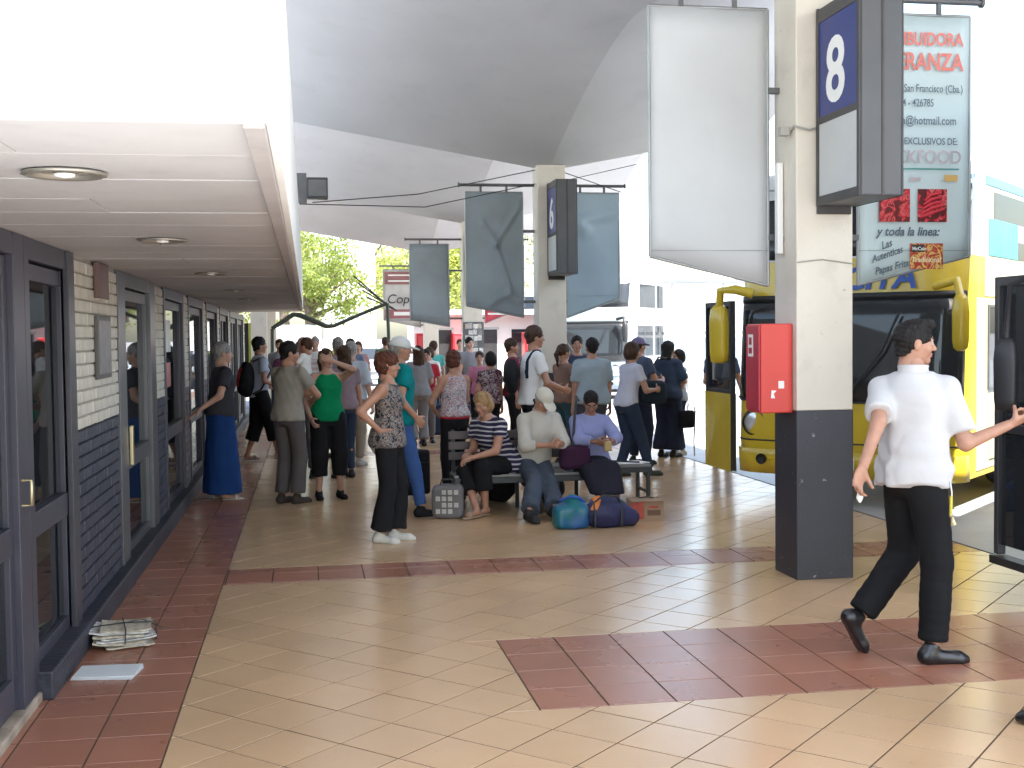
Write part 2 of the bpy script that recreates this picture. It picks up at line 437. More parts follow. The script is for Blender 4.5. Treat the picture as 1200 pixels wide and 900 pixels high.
for i, (y, n) in enumerate(zip((3.6, 5.95, 8.9, 11.95, 14.5), ('nearest and largest', 'second', 'third', 'fourth', 'farthest'))):
    t = thing('ceiling_light', 'round recessed spotlight in the pale soffit, the %s of the row' % n, 'ceiling light', (-.67, y, 2.139), group='round lights in the soffit')
    MB().lathe([(.115, -.001), (.118, -.006), (.105, -.011), (.09, -.004), (.085, .03)], 28).build('rim', mat('old_brass_rim', (.40, .38, .33), .35, metal=.6), t)
    MB().lathe([(.085, .002), (.05, .001), (.0, -.001)], 20).build('reflector', mat('dull_reflector', (.55, .52, .45), .25, metal=.7, var=.5, vscale=60), t)
    MB().lathe([(.03, -.004), (.028, -.012), (0, -.016)], 12).build('bulb', mat('bulb_glass', (.85, .85, .8), .15), t)

WX = -1.27
def door(y0, y1, style=0, mf=m_frame, posts=.10):
    t = thing('door', None, None, (WX, y0, 0), parent=bld)
    L = y1-y0; p = posts
    fr = MB()
    fr.box((-.09, 0, 0), (.02, p, 2.14)).box((-.09, L-p, 0), (.02, L, 2.14)).box((-.088, p, 2.04), (.018, L-p, 2.14))
    fr.build('frame', mf, t, bev=.004)
    n = 2 if style == 1 else 1
    w = (L-2*p)/n
    for i in range(n):
        a = p+i*w
        lf = MB().box((-.06, a+.004, .06), (-.01, a+.075, 2.035)).box((-.06, a+w-.075, .06), (-.01, a+w-.004, 2.035))
        lf.box((-.058, a+.075, 1.95), (-.012, a+w-.075, 2.03)).box((-.058, a+.075, .06), (-.012, a+w-.075, .2)).box((-.055, a+.075, .74), (.0, a+w-.075, .86))
        lf.build('leaf', mf if style != 2 else m_frame2, t, bev=.003)
        MB().box((-.04, a+.07, .86), (-.034, a+w-.07, 1.95)).build('pane', m_glass, t)
        MB().box((-.04, a+.07, .2), (-.034, a+w-.07, .74)).build('lower_pane', m_glass, t)
    return t
d0 = door(3.6, 5.72, 1, posts=.2)
MB().tube([(.02, 1.97, .94), (.06, 1.97, .94), (.06, 1.97, 1.05), (.02, 1.97, 1.05)], .008, 6).build('handle', m_brass, d0)
d1 = door(5.72, 6.86, 0, posts=.10)
MB().box((-.0, .97, 0), (.03, 1.135, 2.14)).build('jamb', mat('frame_light_face', (.055, .055, .068), .35, metal=.3), d1, bev=.004)
MB().box((-.033, .24, 1.06), (-.025, .30, 1.32)).build('sticker', mat('sticker_white', (.75, .75, .72), .5), d1)
d2 = door(8.45, 10.45, 2, m_frame2, posts=.32)
MB().box((.02, .36, .78), (.045, .42, 1.06)).build('handle', m_brass, d2, bev=.005)
d3 = door(11.1, 12.85, 0)
for (a, b, c, d, mm) in ((.5, .9, 1.55, 1.85, 'sticker_white'), (.5, .85, 1.22, 1.45, 'poster_red')):
    part('poster', (-.033, a, c), (-.028, b, d), mat('poster_red', (.5, .16, .15), .5) if mm != 'sticker_white' else MATS['sticker_white'], d3)
door(13.35, 15.2); door(15.7, 17.6); door(18.1, 20.0, 1); door(20.5, 22.6, 1, m_frame2); door(22.6, 24.6, 1, m_frame2)
def pier(y0, y1, bricks=True):
    t = thing('brick_pier', None, None, (WX, y0, 0), parent=bld)
    L = y1-y0; bh, bw, g = .0735, .235, .008
    MB().box((-.12, 0, 1.175), (-.002, L, 2.16)).build('mortar', m_mortw, t)
    MB().box((-.121, 0.0005, 0), (-.0021, L-.0005, 1.175)).build('mortar', m_mortd, t)
    big = {}
    far = {m_brickw: MB(), m_brickd: MB()}
    r = 0; z = .137
    while z+bh <= 2.165:
        y = -(bw/2 if r % 2 else 0)
        while y < L-.01:
            a, b = max(y, 0), min(y+bw-g, L)
            if b-a > .03:
                m = m_brickd if z < 1.14 else m_brickw
                key = (round(b-a, 3), m.name); dx = random.uniform(0, .006)
                if bricks:
                    if key not in big:
                        q = MB(); c = .004; l = b-a; hh = bh-g
                        q.add([(0, 0, 0), (0, l, 0), (0, l, hh), (0, 0, hh), (.010, c, c), (.010, l-c, c), (.010, l-c, hh-c), (.010, c, hh-c)],
                              [(4, 5, 6, 7), (0, 1, 5, 4), (1, 2, 6, 5), (2, 3, 7, 6), (3, 0, 4, 7)]); big[key] = q.mesh('brick', m)
                    put('brick', big[key], t, (-.002+dx, a, z), (random.uniform(-.01, .01), 0, random.uniform(-.012, .012)))
                else: far[m].box((-.004, a, z), (.008+dx, b, z+bh-g))
            y += bw
        z += bh; r += 1
    if not bricks:
        for m, q in far.items():
            if q.v: q.build('bricks', m, t, kind='stuff')
    return t
p1_ = pier(6.87, 8.44)
# things fixed on the first pier
q = thing('wall_plate', 'brown metal box high on the white brick pier under the soffit', 'wall box', (WX+.014, 7.55, 1.92))
MB().box((0, 0, 0), (.03, .38, .215)).build('cover', mat('brown_paint', (.15, .085, .075), .5, var=.2, dirt=.4), q, bev=.004)
MB().box((.0, .05, -.01), (.02, .3, .0)).build('lip', m_brickw, q)
q = thing('plaque', 'grey engraved plaque with a dark frame on the white brick pier', 'plaque', (WX+.014, 7.53, 1.43))
MB().box((0, 0, 0), (.02, .5, .385)).build('frame', mat('plaque_edge', (.09, .085, .08), .5, var=.3), q, bev=.003)
MB().box((.02, .03, .03), (.024, .47, .355)).build('plate', mat('plaque_plate', (.19, .19, .19), .4, metal=.3, var=.2, vscale=15, dirt=.3), q)
for a, b in ((10.46, 11.09), (12.86, 13.34), (15.21, 15.69), (17.61, 18.09), (20.01, 20.49)): pier(a, b, False)
pier(24.6, 25.2, False)
# plinth and threshold
MB().box((-1.35, 5.80, -.004), (-1.185, 25.2, .135)).build('plinth', mat('plinth_paint', (.030, .031, .043), .5, var=.25, vscale=3, bump=.6, bscale=25, dirt=.3), bld, bev=.012)
MB().box((-1.5, 3.2, -.004), (-1.235, 5.80, .045)).build('door_sill', mat('worn_sill', (.36, .29, .22), .7, var=.3, vscale=4, bump=.3, dirt=.4), bld, bev=.01)
# dim rooms behind the glass
MB().box((-5.2, 2.7, -.004), (-1.36, 25.2, .01)).build('room_floor', mat('room_floor', (.16, .13, .11), .3), bld)
MB().box((-5.3, 2.7, 0), (-5.2, 25.2, 2.2)).build('back_wall', mat('room_wall', (.25, .25, .23), .8), bld)
MB().box((-5.2, 2.7, 0), (-1.37, 2.8, 2.2)).build('side_wall', MATS['room_wall'], bld)
MB().box((-5.2, 25.1, 0), (-1.45, 25.2, 2.2)).build('side_wall', MATS['room_wall'], bld)
for y in (9.2, 17.8):
    MB().box((-5.2, y, 0), (-1.37, y+.1, 2.2)).build('partition', MATS['room_wall'], bld)
MB().box((-2.3, 19.2, 2.0), (-2.0, 22.5, 2.05)).build('ceiling_lamp', mat('lamp_white', (1, .98, .9), .5, emit=2.2), bld)
MB().box((-3.3, 19.2, 2.0), (-3.0, 22.5, 2.05)).build('ceiling_lamp', MATS['lamp_white'], bld)
# counter and shelf seen dimly behind the glass
t = thing('shop_counter', 'pale counter standing inside behind the near glass door', 'counter', (-2.6, 7.0, .01))
part('counter_top', (-.5, 0, .98), (.1, 1.7, 1.03), m_white, t, .004); part('front_panel', (.0, .05, 0), (.05, 1.65, .98), MATS['room_wall'], t)

# box on the edge of the low roof and the two wires
t = thing('loudspeaker', 'black loudspeaker box fixed above the white fascia', 'loudspeaker', (.03, 15.2, 3.40))
part('cabinet', (0, 0, 0), (.26, .2, .26), m_black, t, .01); part('grille', (.02, -.006, .03), (.24, 0, .23), m_iron, t); part('bracket', (-.12, .06, -.05), (.0, .12, .32), m_iron, t)
for n, pts in (('upper', [(.1, 15.3, 3.36), (1.5, 16.2, 3.58), (3.2, 16.7, 3.99)]), ('lower', [(-.06, 15.3, 3.34), (1.6, 16.3, 3.42), (3.2, 16.72, 3.80)])):
    tag(MB().tube(pts, .007, 5).build('wire', m_black), '%s thin black wire slung from the second pillar to the low roof' % n, 'wire', 'wires under the canopy')
tag(MB().tube([(3.62, 16.75, 3.97), (4.6, 16.9, 3.68), ], .006, 5).tube([(3.62, 16.75, 3.85), (5.4, 16.0, 4.2), (6.3, 15.4, 4.45)], .005, 5).build('wire', m_black), 'thin wires running right from the second pillar above its blue banner', 'wire')

# ------------------------------------------------------------------ hanging banners
m_bgrey = mat('banner_back_grey', (.64, .65, .655), .5, var=.05, vscale=1, bump=.12, bscale=3, dirt=.05)
m_bblue = mat('banner_back_blue', (.31, .355, .38), .33, var=.14, vscale=1.1, bump=.5, bscale=2.2)
m_bblue2 = mat('banner_back_sky', (.38, .47, .53), .35, var=.10, vscale=1.1, bump=.4, bscale=2.2)
m_bprint = mat('banner_print_white', (.66, .76, .77), .45, var=.03)
def vinyl(m, k=.35):
    N, L = m.node_tree.nodes, m.node_tree.links; b = N['Principled BSDF']
    tr = N.new('ShaderNodeBsdfTranslucent'); mx = N.new('ShaderNodeMixShader'); mx.inputs[0].default_value = k
    src = b.inputs['Base Color'].links[0].from_socket; L.new(src, tr.inputs[0])
    L.new(b.outputs[0], mx.inputs[1]); L.new(tr.outputs[0], mx.inputs[2]); L.new(mx.outputs[0], N['Material Output'].inputs[0])
for m_ in (m_bgrey, m_bblue, m_bblue2, m_bprint): vinyl(m_)
def banner(xa, xb, y, zt, za, zb, m, label, arm_to, group='hanging banners', seam=True, crease=()):
    """panel from xa (by the pillar) to xb (free end), hung from a tube arm"""
    t = thing('hanging_banner', label, 'banner', (0, y, 0), group=group)
    x0, x1 = min(xa, xb), max(xa, xb); z0, z1 = (za, zb) if xa < xb else (zb, za)
    n = 44 if crease else 10; vs = []
    for s_ in (-.006, .006):
        for j in range(n+1):
            for i in range(n+1):
                x = x0+(x1-x0)*i/n; zb_ = z0+(z1-z0)*i/n; z = zb_+(zt-zb_)*j/n
                bow = .012*sin(pi*i/n)*sin(pi*j/n)+.004*sin(7*i/n+3*j/n)
                for (ax, az, bx, bz, wd, hh) in crease:      # folds pressed into the vinyl, ends given as fractions of the panel
                    px, pz = (x-x0)/(x1-x0), (z-z0)/(zt-z0); L2 = (bx-ax)**2+(bz-az)**2; tt = min(max(((px-ax)*(bx-ax)+(pz-az)*(bz-az))/L2, 0), 1)
                    dd = math.hypot((px-ax-tt*(bx-ax))*(x1-x0), (pz-az-tt*(bz-az))*(zt-z0)); bow -= hh*math.exp(-(dd/wd)**2)
                vs.append((x, s_+bow, z))
    fs = []; o = (n+1)**2
    for j in range(n):
        for i in range(n):
            a = j*(n+1)+i; fs.append((a, a+1, a+n+2, a+n+1)); fs.append((o+a, o+a+n+1, o+a+n+2, o+a+1))
    for i in range(n):
        fs += [(i, o+i, o+i+1, i+1), (n*(n+1)+i, n*(n+1)+i+1, o+n*(n+1)+i+1, o+n*(n+1)+i), (i*(n+1), (i+1)*(n+1), o+(i+1)*(n+1), o+i*(n+1)), (i*(n+1)+n, o+i*(n+1)+n, o+(i+1)*(n+1)+n, (i+1)*(n+1)+n)]
    MB().add(vs, fs, True).build('panel', m, t)
    f = MB()
    for p, q_ in (((x0, 0, z0), (x0, 0, zt)), ((x1, 0, z1), (x1, 0, zt)), ((x0, 0, zt), (x1, 0, zt)), ((x0, 0, z0), (x1, 0, z1))):
        f.tube([p, q_], .011, 6)
    if seam: f.tube([(x0, -.012, max(z0, z1)+.04), (x1, -.012, max(z0, z1)+.04)], .0025, 4)
    f.build('frame', mat('galvanised', (.30, .31, .31), .4, metal=.5), t)
    MB().tube([(arm_to, 0, zt+.10), (xb+(.09 if xb > xa else -.09), 0, zt+.10)], .022, 8).lathe([(0, -.01), (.035, -.01), (.035, .01), (0, .01)], 10, Matrix.Translation((xb+(.09 if xb > xa else -.09), 0, zt+.10)) @ Matrix.Rotation(pi/2, 4, 'Y')).build('arm', m_iron, t)
    for fx in (.27, .72):
        x = x0+(x1-x0)*fx; part('hanger', (x-.015, -.012, zt), (x+.015, .012, zt+.09), m_iron, t)
    for z in (zt-.55, zt-1.55): part('clamp', (min(xa, arm_to), -.02, z-.02), (max(xa, arm_to), .02, z+.02), m_iron, t)
    return t
banner(3.14, 2.30, 7.9, 3.87, 1.99, 2.19, m_bgrey, 'blank pale grey banner hanging left of the nearest pillar', 3.22)
b = banner(3.80, 4.64, 7.9, 3.87, 1.99, 2.19, m_bprint, 'white printed advertising banner with red heading and food pictures right of the nearest pillar', 3.62)
banner(3.05, 2.23, 16.9, 3.70, 1.93, 2.10, m_bblue, 'creased dull blue-grey banner left of the second pillar', 3.22, crease=((.30, .72, .52, .55, .05, .035), (.52, .55, .95, .88, .045, .035), (.52, .55, .78, .12, .035, .04), (.45, .02, .7, .1, .05, .03), (.9, .04, .75, .1, .05, .03)))
banner(3.68, 4.46, 16.9, 3.70, 1.92, 2.19, m_bblue2, 'blank sky blue banner right of the second pillar', 3.62, crease=((.0, .80, .35, .70, .10, .04), (.3, .78, 1, .85, .08, .03)))
banner(2.95, 2.13, 25.1, 3.60, 1.88, 2.03, m_bblue, 'plain slate blue banner left of the third pillar', 3.22)
br = banner(3.70, 4.55, 25.1, 3.60, 1.94, 2.28, mat('banner_red', (.52, .05, .08), .5), 'red banner with white lettering right of the third pillar', 3.62)
bc = banner(3.15, 2.12, 33.7, 3.56, 1.95, 2.16, mat('banner_cream', (.50, .48, .46), .5), 'striped banner with a handwritten name left of the farthest pillar', 3.22)
t = text('lettering', 'supermercado', .12, m_white, br, (3.76, -.02, 2.2))
MB().box((3.76, -.022, 2.12), (4.2, -.018, 2.16)).build('stripe', m_white, br)
for z0, z1, c in ((3.15, 3.5, (.28, .12, .12)), (2.2, 2.45, (.30, .10, .11)), (2.02+.12, 2.17, (.3, .3, .33))):
    MB().box((2.16, -.03, z0), (3.1, -.024, z1)).build('colour_block', mat('ban%d' % int(z0*10), c, .5), bc)
for bx in (((2.25, -.036, 3.22), (3.0, -.031, 3.26)), ((2.25, -.036, 3.38), (3.0, -.031, 3.42)), ((2.4, -.036, 2.28), (2.9, -.031, 2.38))): part('stripe', *bx, m_white, bc)
text('lettering', 'Copar', .36, m_black, bc, (2.2, -.032, 2.62), shear=.2)
# printed matter on the near banner
m_tred = mat('print_red', (.62, .16, .13), .5, var=.1, vscale=20); m_tdk = mat('print_dark', (.10, .13, .16), .5, var=.2); m_teal = mat('print_teal', (.05, .25, .22), .5)
m_tout = mat('print_outline', (.42, .36, .38), .5)
yb = -.019
def tl(s, xr, z, size, m, bold=0., sx=.8, shear=0., rot=0.): return text('lettering', s, size, m, b, (xr, yb, z), (pi/2, rot, 0), .0006, bold, sx, shear, 'RIGHT')
tl('DISTRIBUIDORA', 4.58, 3.66, .125, m_tred, .003, .78)
tl('ESPERANZA', 4.58, 3.49, .165, m_tred, .004, .78)
tl('2173 - San Francisco (Cba.)', 4.58, 3.335, .075, m_tdk, .0005, .72)
tl('03564 - 426785', 4.36, 3.235, .075, m_tdk, .0005, .72)
tl('esperanza@hotmail.com', 4.53, 3.11, .082, m_tdk, .0005, .78)
tl('DISTRIBUIDORES EXCLUSIVOS DE:', 4.54, 2.97, .068, m_tdk, .0005, .8)
o = tl('QUICKFOOD', 4.57, 2.84, .13, m_tout, .001, .9)
MB().box((3.84, yb-.001, 2.795), (4.55, yb+.001, 2.805)).build('rule', m_teal, b)
MB().box((4.18, yb-.001, 2.715), (4.26, yb+.001, 2.74)).build('small_mark', m_tout, b); MB().box((4.44, yb-.001, 2.715), (4.54, yb+.001, 2.76)).build('small_mark', mat('print_orange', (.6, .38, .12), .5), b)
def picture(x0, x1, z0, z1, c0, c1, c2):
    m = patmat('picture%d' % int(x0*100+z0*10), 'print', [c0, c1, c2, c0], 13, .5)
    return MB().box((x0, yb-.001, z0), (x1, yb+.001, z1)).build('picture', m, b)
picture(3.95, 4.18, 2.43, 2.66, (.12, .02, .02), (.45, .03, .04), (.55, .1, .1))
picture(4.24, 4.46, 2.43, 2.66, (.10, .02, .02), (.5, .02, .04), (.6, .12, .12))
for k in range(5):
    MB().tube([(4.25+.01*k, yb-.004, 2.46+.03*k), (4.33, yb-.008, 2.49+.032*k), (4.44-.006*k, yb-.004, 2.52+.028*k)], [.008, .014, .006], 6).build('sausage_print', mat('print_sausage', (.55, .03, .05), .4), b)
tl('y toda la linea:', 4.40, 2.335, .085, m_tdk, .002, .95, .25)
picture(4.18, 4.43, 2.10, 2.28, (.35, .05, .03), (.6, .4, .12), (.5, .12, .08))
MB().box((4.19, yb-.003, 2.22), (4.29, yb-.001, 2.27)).build('label_block', m_black, b)
text('lettering', "McCain", .035, m_white, b, (4.195, yb-.004, 2.232), bold=.0005)
text('lettering', "Tradicional", .05, mat('print_cream', (.75, .65, .4), .5), b, (4.19, yb-.002, 2.15), bold=.001)
text('lettering', 'Las', .075, m_tdk, b, (3.97, yb, 2.235), (pi/2, R_(-20), 0), .0006, .001, .85, .4)
text('lettering', 'Autenticas', .07, m_tdk, b, (3.90, yb, 2.145), (pi/2, R_(-18), 0), .0006, .001, .8, .4)
text('lettering', 'Papas Fritas', .07, m_tdk, b, (3.92, yb, 2.06), (pi/2, R_(-14), 0), .0006, .001, .85, .4)

# ------------------------------------------------------------------ platform number signs
m_box = mat('sign_case_grey', (.075, .075, .08), .4, metal=.2, var=.06)
m_blue = mat('sign_blue', (.014, .03, .17), .3, var=.05)
m_bz = mat('sign_bezel', (.05, .045, .045), .5, var=.2)
m_opal = mat('sign_opal', (.50, .50, .49), .4, var=.04)
def sign(y, num, label):
    t = thing('platform_sign', label, 'platform sign', (3.36, y, 2.5), group='platform number boxes')
    part('case', (0, -.66, 0), (.27, -.02, 1.28), m_box, t, .01)
    part('mounting_plate', (.0, -.02, -.05), (.24, -.001, 1.3), m_bz, t, .004)
    part('edge_trim', (.135, -.666, 0), (.15, -.66, 1.28), m_bz, t)
    for s_ in (-1, 1):
        xo = -.012 if s_ < 0 else .27
        fr = MB().box((xo, -.655, .0), (xo+.012, -.62, 1.28)).box((xo, -.06, .0), (xo+.012, -.025, 1.28))
        for z0, z1 in ((0, .06), (.53, .575), (1.19, 1.28)): fr.box((xo+.001, -.62, z0), (xo+.011, -.06, z1))
        fr.build('bezel', m_bz, t, bev=.002)
        xp = -.005 if s_ < 0 else .27
        part('blue_face', (xp, -.62, .575), (xp+.005, -.06, 1.19), m_blue, t)
        part('white_face', (xp, -.62, .06), (xp+.005, -.06, .53), m_opal, t)
        if s_ < 0: text('number', num, .57, m_white, t, (-.0065, -.165, .65), (pi/2, 0, -pi/2), .001, .012, 1.0)
        else: text('number', num, .62, m_white, t, (.2765, -.51, .66), (pi/2, 0, pi/2), .001, .010, .85)
    return t
sign(7.60, '8', 'dark box sign with a white 8 on blue on the nearest pillar')
sign(16.65, '6', 'dark box sign with a blue numbered face on the second pillar')
sign(24.90, '4', 'dark box sign with a blue numbered face on the third pillar')
# side fittings of the first pillar
t = thing('tube_lamp', 'white tube lamp upright on the side of the nearest pillar', 'lamp', (3.17, 7.80, 2.2))
part('tube_case', (0, 0, 0), (.045, .06, .62), m_white, t, .01); part('bracket', (.02, .01, .08), (.06, .05, .12), m_iron, t)
t = thing('platform_sign', 'thin blue edge of a second sign behind the blank grey banner', 'platform sign', (3.10, 8.02, 2.85), group='platform number boxes')
part('case', (0, 0, 0), (.1, .3, .75), m_box, t, .006); part('blue_face', (.005, -.004, .04), (.095, 0, .71), m_blue, t)
# red cabinet
t = thing('fire_cabinet', 'red metal fire cabinet on the side of the nearest pillar', 'cabinet', (2.98, 7.66, 1.125))
m_red = mat('cabinet_red', (.60, .045, .032), .4, var=.08, vscale=2, dirt=.08); m_red2 = mat('cabinet_door_red', (.42, .02, .045), .35, var=.06)
part('body', (0.012, 0, 0), (.238, .26, .60), m_red, t, .008)
part('door', (0, .012, .015), (.012, .248, .585), m_red2, t, .003)
part('label', (-.0025, .11, .38), (-.0001, .2, .53), m_white, t)
MB().box((-.004, .125, .40), (-.0026, .185, .44)).box((-.004, .13, .46), (-.0026, .18, .51)).build('label_mark', m_red2, t)
part('sticker', (.135, -.003, .165), (.175, -.0002, .215), m_white, t); MB().prism([(.08, 0), (.11, .0), (.1, .03), (.12, .05), (.085, .055)], 0, .002, Matrix.Translation((0, -.003, .1)) @ Matrix.Rotation(pi/2, 4, 'X')).build('sticker', m_white, t)
t = thing('poster_board', 'tall board of newspaper clippings on the third pillar', 'notice board', (3.20, 24.86, .55))
part('board', (0, 0, 0), (.44, .03, 1.42), m_iron, t, .004)
for i in range(4):
    for j in range(11):
        if random.random() < .88:
            c = random.choice([(.6, .58, .55), (.42, .40, .38), (.5, .42, .35), (.66, .65, .62), (.25, .24, .24)])
            x, z = .03+i*.098, .03+j*.125
            o = MB().box((x, -.006-random.random()*.004, z), (x+.08+random.random()*.015, -.001, z+.09+random.random()*.03)).build('clipping', mat('clip%d' % (int(c[0]*100)), c, .8, var=.35, vscale=45), t, rot=(0, random.uniform(-.05, .05)*.3, 0))
# ------------------------------------------------------------------ bodies and clothes: blended tapering volumes turned into one skin
f32 = np.float32
class Grid:
    def __init__(s, lo, hi, h):
        s.lo = np.array(lo, float); s.h = h
        n = np.maximum(np.ceil((np.array(hi)-s.lo)/h).astype(int)+1, 3); s.n = n
        s.x = (s.lo[0]+np.arange(n[0])*h).astype(f32)[:, None, None]
        s.y = (s.lo[1]+np.arange(n[1])*h).astype(f32)[None, :, None]
        s.z = (s.lo[2]+np.arange(n[2])*h).astype(f32)[None, None, :]
def seg(g, a, b, ra, rb, fl=None):
    a = np.array(a, float); b = np.array(b, float); d = b-a; L = float(d@d)+1e-9
    X, Y, Z = g.x-f32(a[0]), g.y-f32(a[1]), g.z-f32(a[2])
    h = np.clip((X*f32(d[0])+Y*f32(d[1])+Z*f32(d[2]))/f32(L), 0, 1)
    X = X-h*f32(d[0]); Y = Y-h*f32(d[1]); Z = Z-h*f32(d[2])
    q = X*X+Y*Y+Z*Z
    if fl is not None:
        ax, k = np.array(fl[0], float), fl[1]; t = X*f32(ax[0])+Y*f32(ax[1])+Z*f32(ax[2]); q = q+t*t*f32(k*k-1)
    return np.sqrt(q)-(f32(ra)+f32(rb-ra)*h)
def ell(g, c, r, Rm=None):
    X, Y, Z = g.x-f32(c[0]), g.y-f32(c[1]), g.z-f32(c[2])
    if Rm is not None:
        Rm = np.array(Rm, float)
        P = [X*f32(Rm[0, i])+Y*f32(Rm[1, i])+Z*f32(Rm[2, i]) for i in range(3)]
    else: P = [X, Y, Z]
    k0 = np.sqrt(sum((p/f32(q))**2 for p, q in zip(P, r))); k1 = np.sqrt(sum((p/f32(q*q))**2 for p, q in zip(P, r)))+f32(1e-6)
    return k0*(k0-1)/k1
def loft(g, A, d, L, e0, e1, tab, add=0., flat=True):
    """elliptical sections along axis d from A; tab rows (t, rx, ry, oy); e0->e1 lateral axis twists with t"""
    A = np.array(A, float); d = np.array(d, float); tab = np.array(tab, float)
    X, Y, Z = g.x-f32(A[0]), g.y-f32(A[1]), g.z-f32(A[2])
    w = X*f32(d[0])+Y*f32(d[1])+Z*f32(d[2]); t = w/f32(L)
    tc = np.clip(t, tab[0, 0], tab[-1, 0])
    rx = np.interp(tc, tab[:, 0], tab[:, 1]).astype(f32)+f32(add); ry = np.interp(tc, tab[:, 0], tab[:, 2]).astype(f32)+f32(add)
    oy = np.interp(tc, tab[:, 0], tab[:, 3]).astype(f32)
    X = X-w*f32(d[0]); Y = Y-w*f32(d[1]); Z = Z-w*f32(d[2])
    k = np.clip(tc, 0, 1); e0 = np.array(e0, float); e1 = np.array(e1, float)
    ex, ey, ez = [(e0[i]+(e1[i]-e0[i])*k).astype(f32) for i in range(3)]
    n = np.sqrt(ex*ex+ey*ey+ez*ez); ex, ey, ez = ex/n, ey/n, ez/n
    u = X*ex+Y*ey+Z*ez
    fx, fy, fz = ey*f32(d[2])-ez*f32(d[1]), ez*f32(d[0])-ex*f32(d[2]), ex*f32(d[1])-ey*f32(d[0])   # e x d
    v = -(X*fx+Y*fy+Z*fz)-oy
    q = np.sqrt((u/rx)**2+(v/ry)**2)
    dd = (q-1)*np.minimum(rx, ry)
    over = np.maximum(t-f32(tab[-1, 0]), f32(tab[0, 0])-t)*f32(L)
    if flat: return np.maximum(dd, over)
    return np.where(over > 0, np.sqrt(np.maximum(dd, 0)**2+over**2), dd)
def rbox(g, c, b, r):
    q = [np.abs(a-f32(k))-f32(h_-r) for a, k, h_ in zip((g.x, g.y, g.z), c, b)]
    return np.sqrt(np.maximum(q[0], 0)**2+np.maximum(q[1], 0)**2+np.maximum(q[2], 0)**2)+np.minimum(np.maximum(np.maximum(q[0], q[1]), q[2]), 0)-f32(r)
def smin(a, b, k):
    h = np.maximum(f32(k)-np.abs(a-b), 0)/f32(k); return np.minimum(a, b)-h*h*f32(k*.25)
def smax(a, b, k): return -smin(-a, -b, k)
def folds(g, seed, amp, fr=(9, 9, 22)):
    r = np.random.RandomState(seed); out = 0
    for i in range(4):
        k = r.normal(size=3)*np.array(fr)*(.6+.5*i); ph = r.rand()*6.28; k2 = r.normal(size=3)*7
        out = out+np.sin(g.x*f32(k[0])+g.y*f32(k[1])+g.z*f32(k[2])+f32(ph)+f32(1.6)*np.sin(g.x*f32(k2[0])+g.y*f32(k2[1])+g.z*f32(k2[2])))
    return (out*f32(amp/3)).astype(f32)
def nets(F, g):
    """surface nets: closed quad skin round F<0"""
    F = np.pad(F.astype(f32), 1, constant_values=1.)
    ins = F < 0; nx, ny, nz = F.shape
    acc = np.zeros((nx-1, ny-1, nz-1, 3), f32); cnt = np.zeros((nx-1, ny-1, nz-1), f32)
    cs = [(i, j, k) for i in (0, 1) for j in (0, 1) for k in (0, 1)]
    sl = lambda c: (slice(c[0], c[0]+nx-1), slice(c[1], c[1]+ny-1), slice(c[2], c[2]+nz-1))
    for a in cs:
        for ax in range(3):
            if a[ax] == 1: continue
            b = list(a); b[ax] = 1; b = tuple(b)
            m = ins[sl(a)] != ins[sl(b)]; idx = np.nonzero(m)
            fa = F[sl(a)][idx]; fb = F[sl(b)][idx]; t = fa/(fa-fb)
            p = np.tile(np.array(a, f32), (len(t), 1)); p[:, ax] = t
            acc[idx] += p; cnt[idx] += 1
    act = np.nonzero(cnt > 0); vid = -np.ones(cnt.shape, np.int64); vid[act] = np.arange(len(act[0]))
    V = acc[act]/cnt[act][:, None]+np.stack(act, 1)
    V = (V-1)*g.h+g.lo
    Q = []
    for ax in range(3):
        s0 = [slice(None)]*3; s1 = [slice(None)]*3; s0[ax] = slice(0, -1); s1[ax] = slice(1, None)
        A_, B_ = ins[tuple(s0)], ins[tuple(s1)]
        u, v = (ax+1) % 3, (ax+2) % 3
        for want, flip in ((A_ & ~B_, False), (~A_ & B_, True)):
            idx = np.stack(np.nonzero(want), 1)
            idx = idx[(idx[:, u] > 0) & (idx[:, v] > 0) & (idx[:, u] < F.shape[u]-1) & (idx[:, v] < F.shape[v]-1)]
            c = []
            for du, dv in ((-1, -1), (0, -1), (0, 0), (-1, 0)):
                q = idx.copy(); q[:, u] += du; q[:, v] += dv; c.append(vid[q[:, 0], q[:, 1], q[:, 2]])
            q = np.stack(c, 1)
            if flip: q = q[:, ::-1]
            Q.append(q)
    Q = np.concatenate(Q)
    if g.h >= .008:          # relax the skin a little so that the sampling grid leaves no ridges
        for w_ in (.55, .55, .4):
            S_ = np.zeros_like(V); n_ = np.zeros(len(V))
            for a, b in ((0, 1), (1, 2), (2, 3), (3, 0)):
                for k in range(3): S_[:, k] += np.bincount(Q[:, a], V[Q[:, b], k], len(V))+np.bincount(Q[:, b], V[Q[:, a], k], len(V))
                n_ += np.bincount(Q[:, a], minlength=len(V))+np.bincount(Q[:, b], minlength=len(V))
            V = V*(1-w_)+w_*S_/np.maximum(n_, 1)[:, None]
    return V, Q
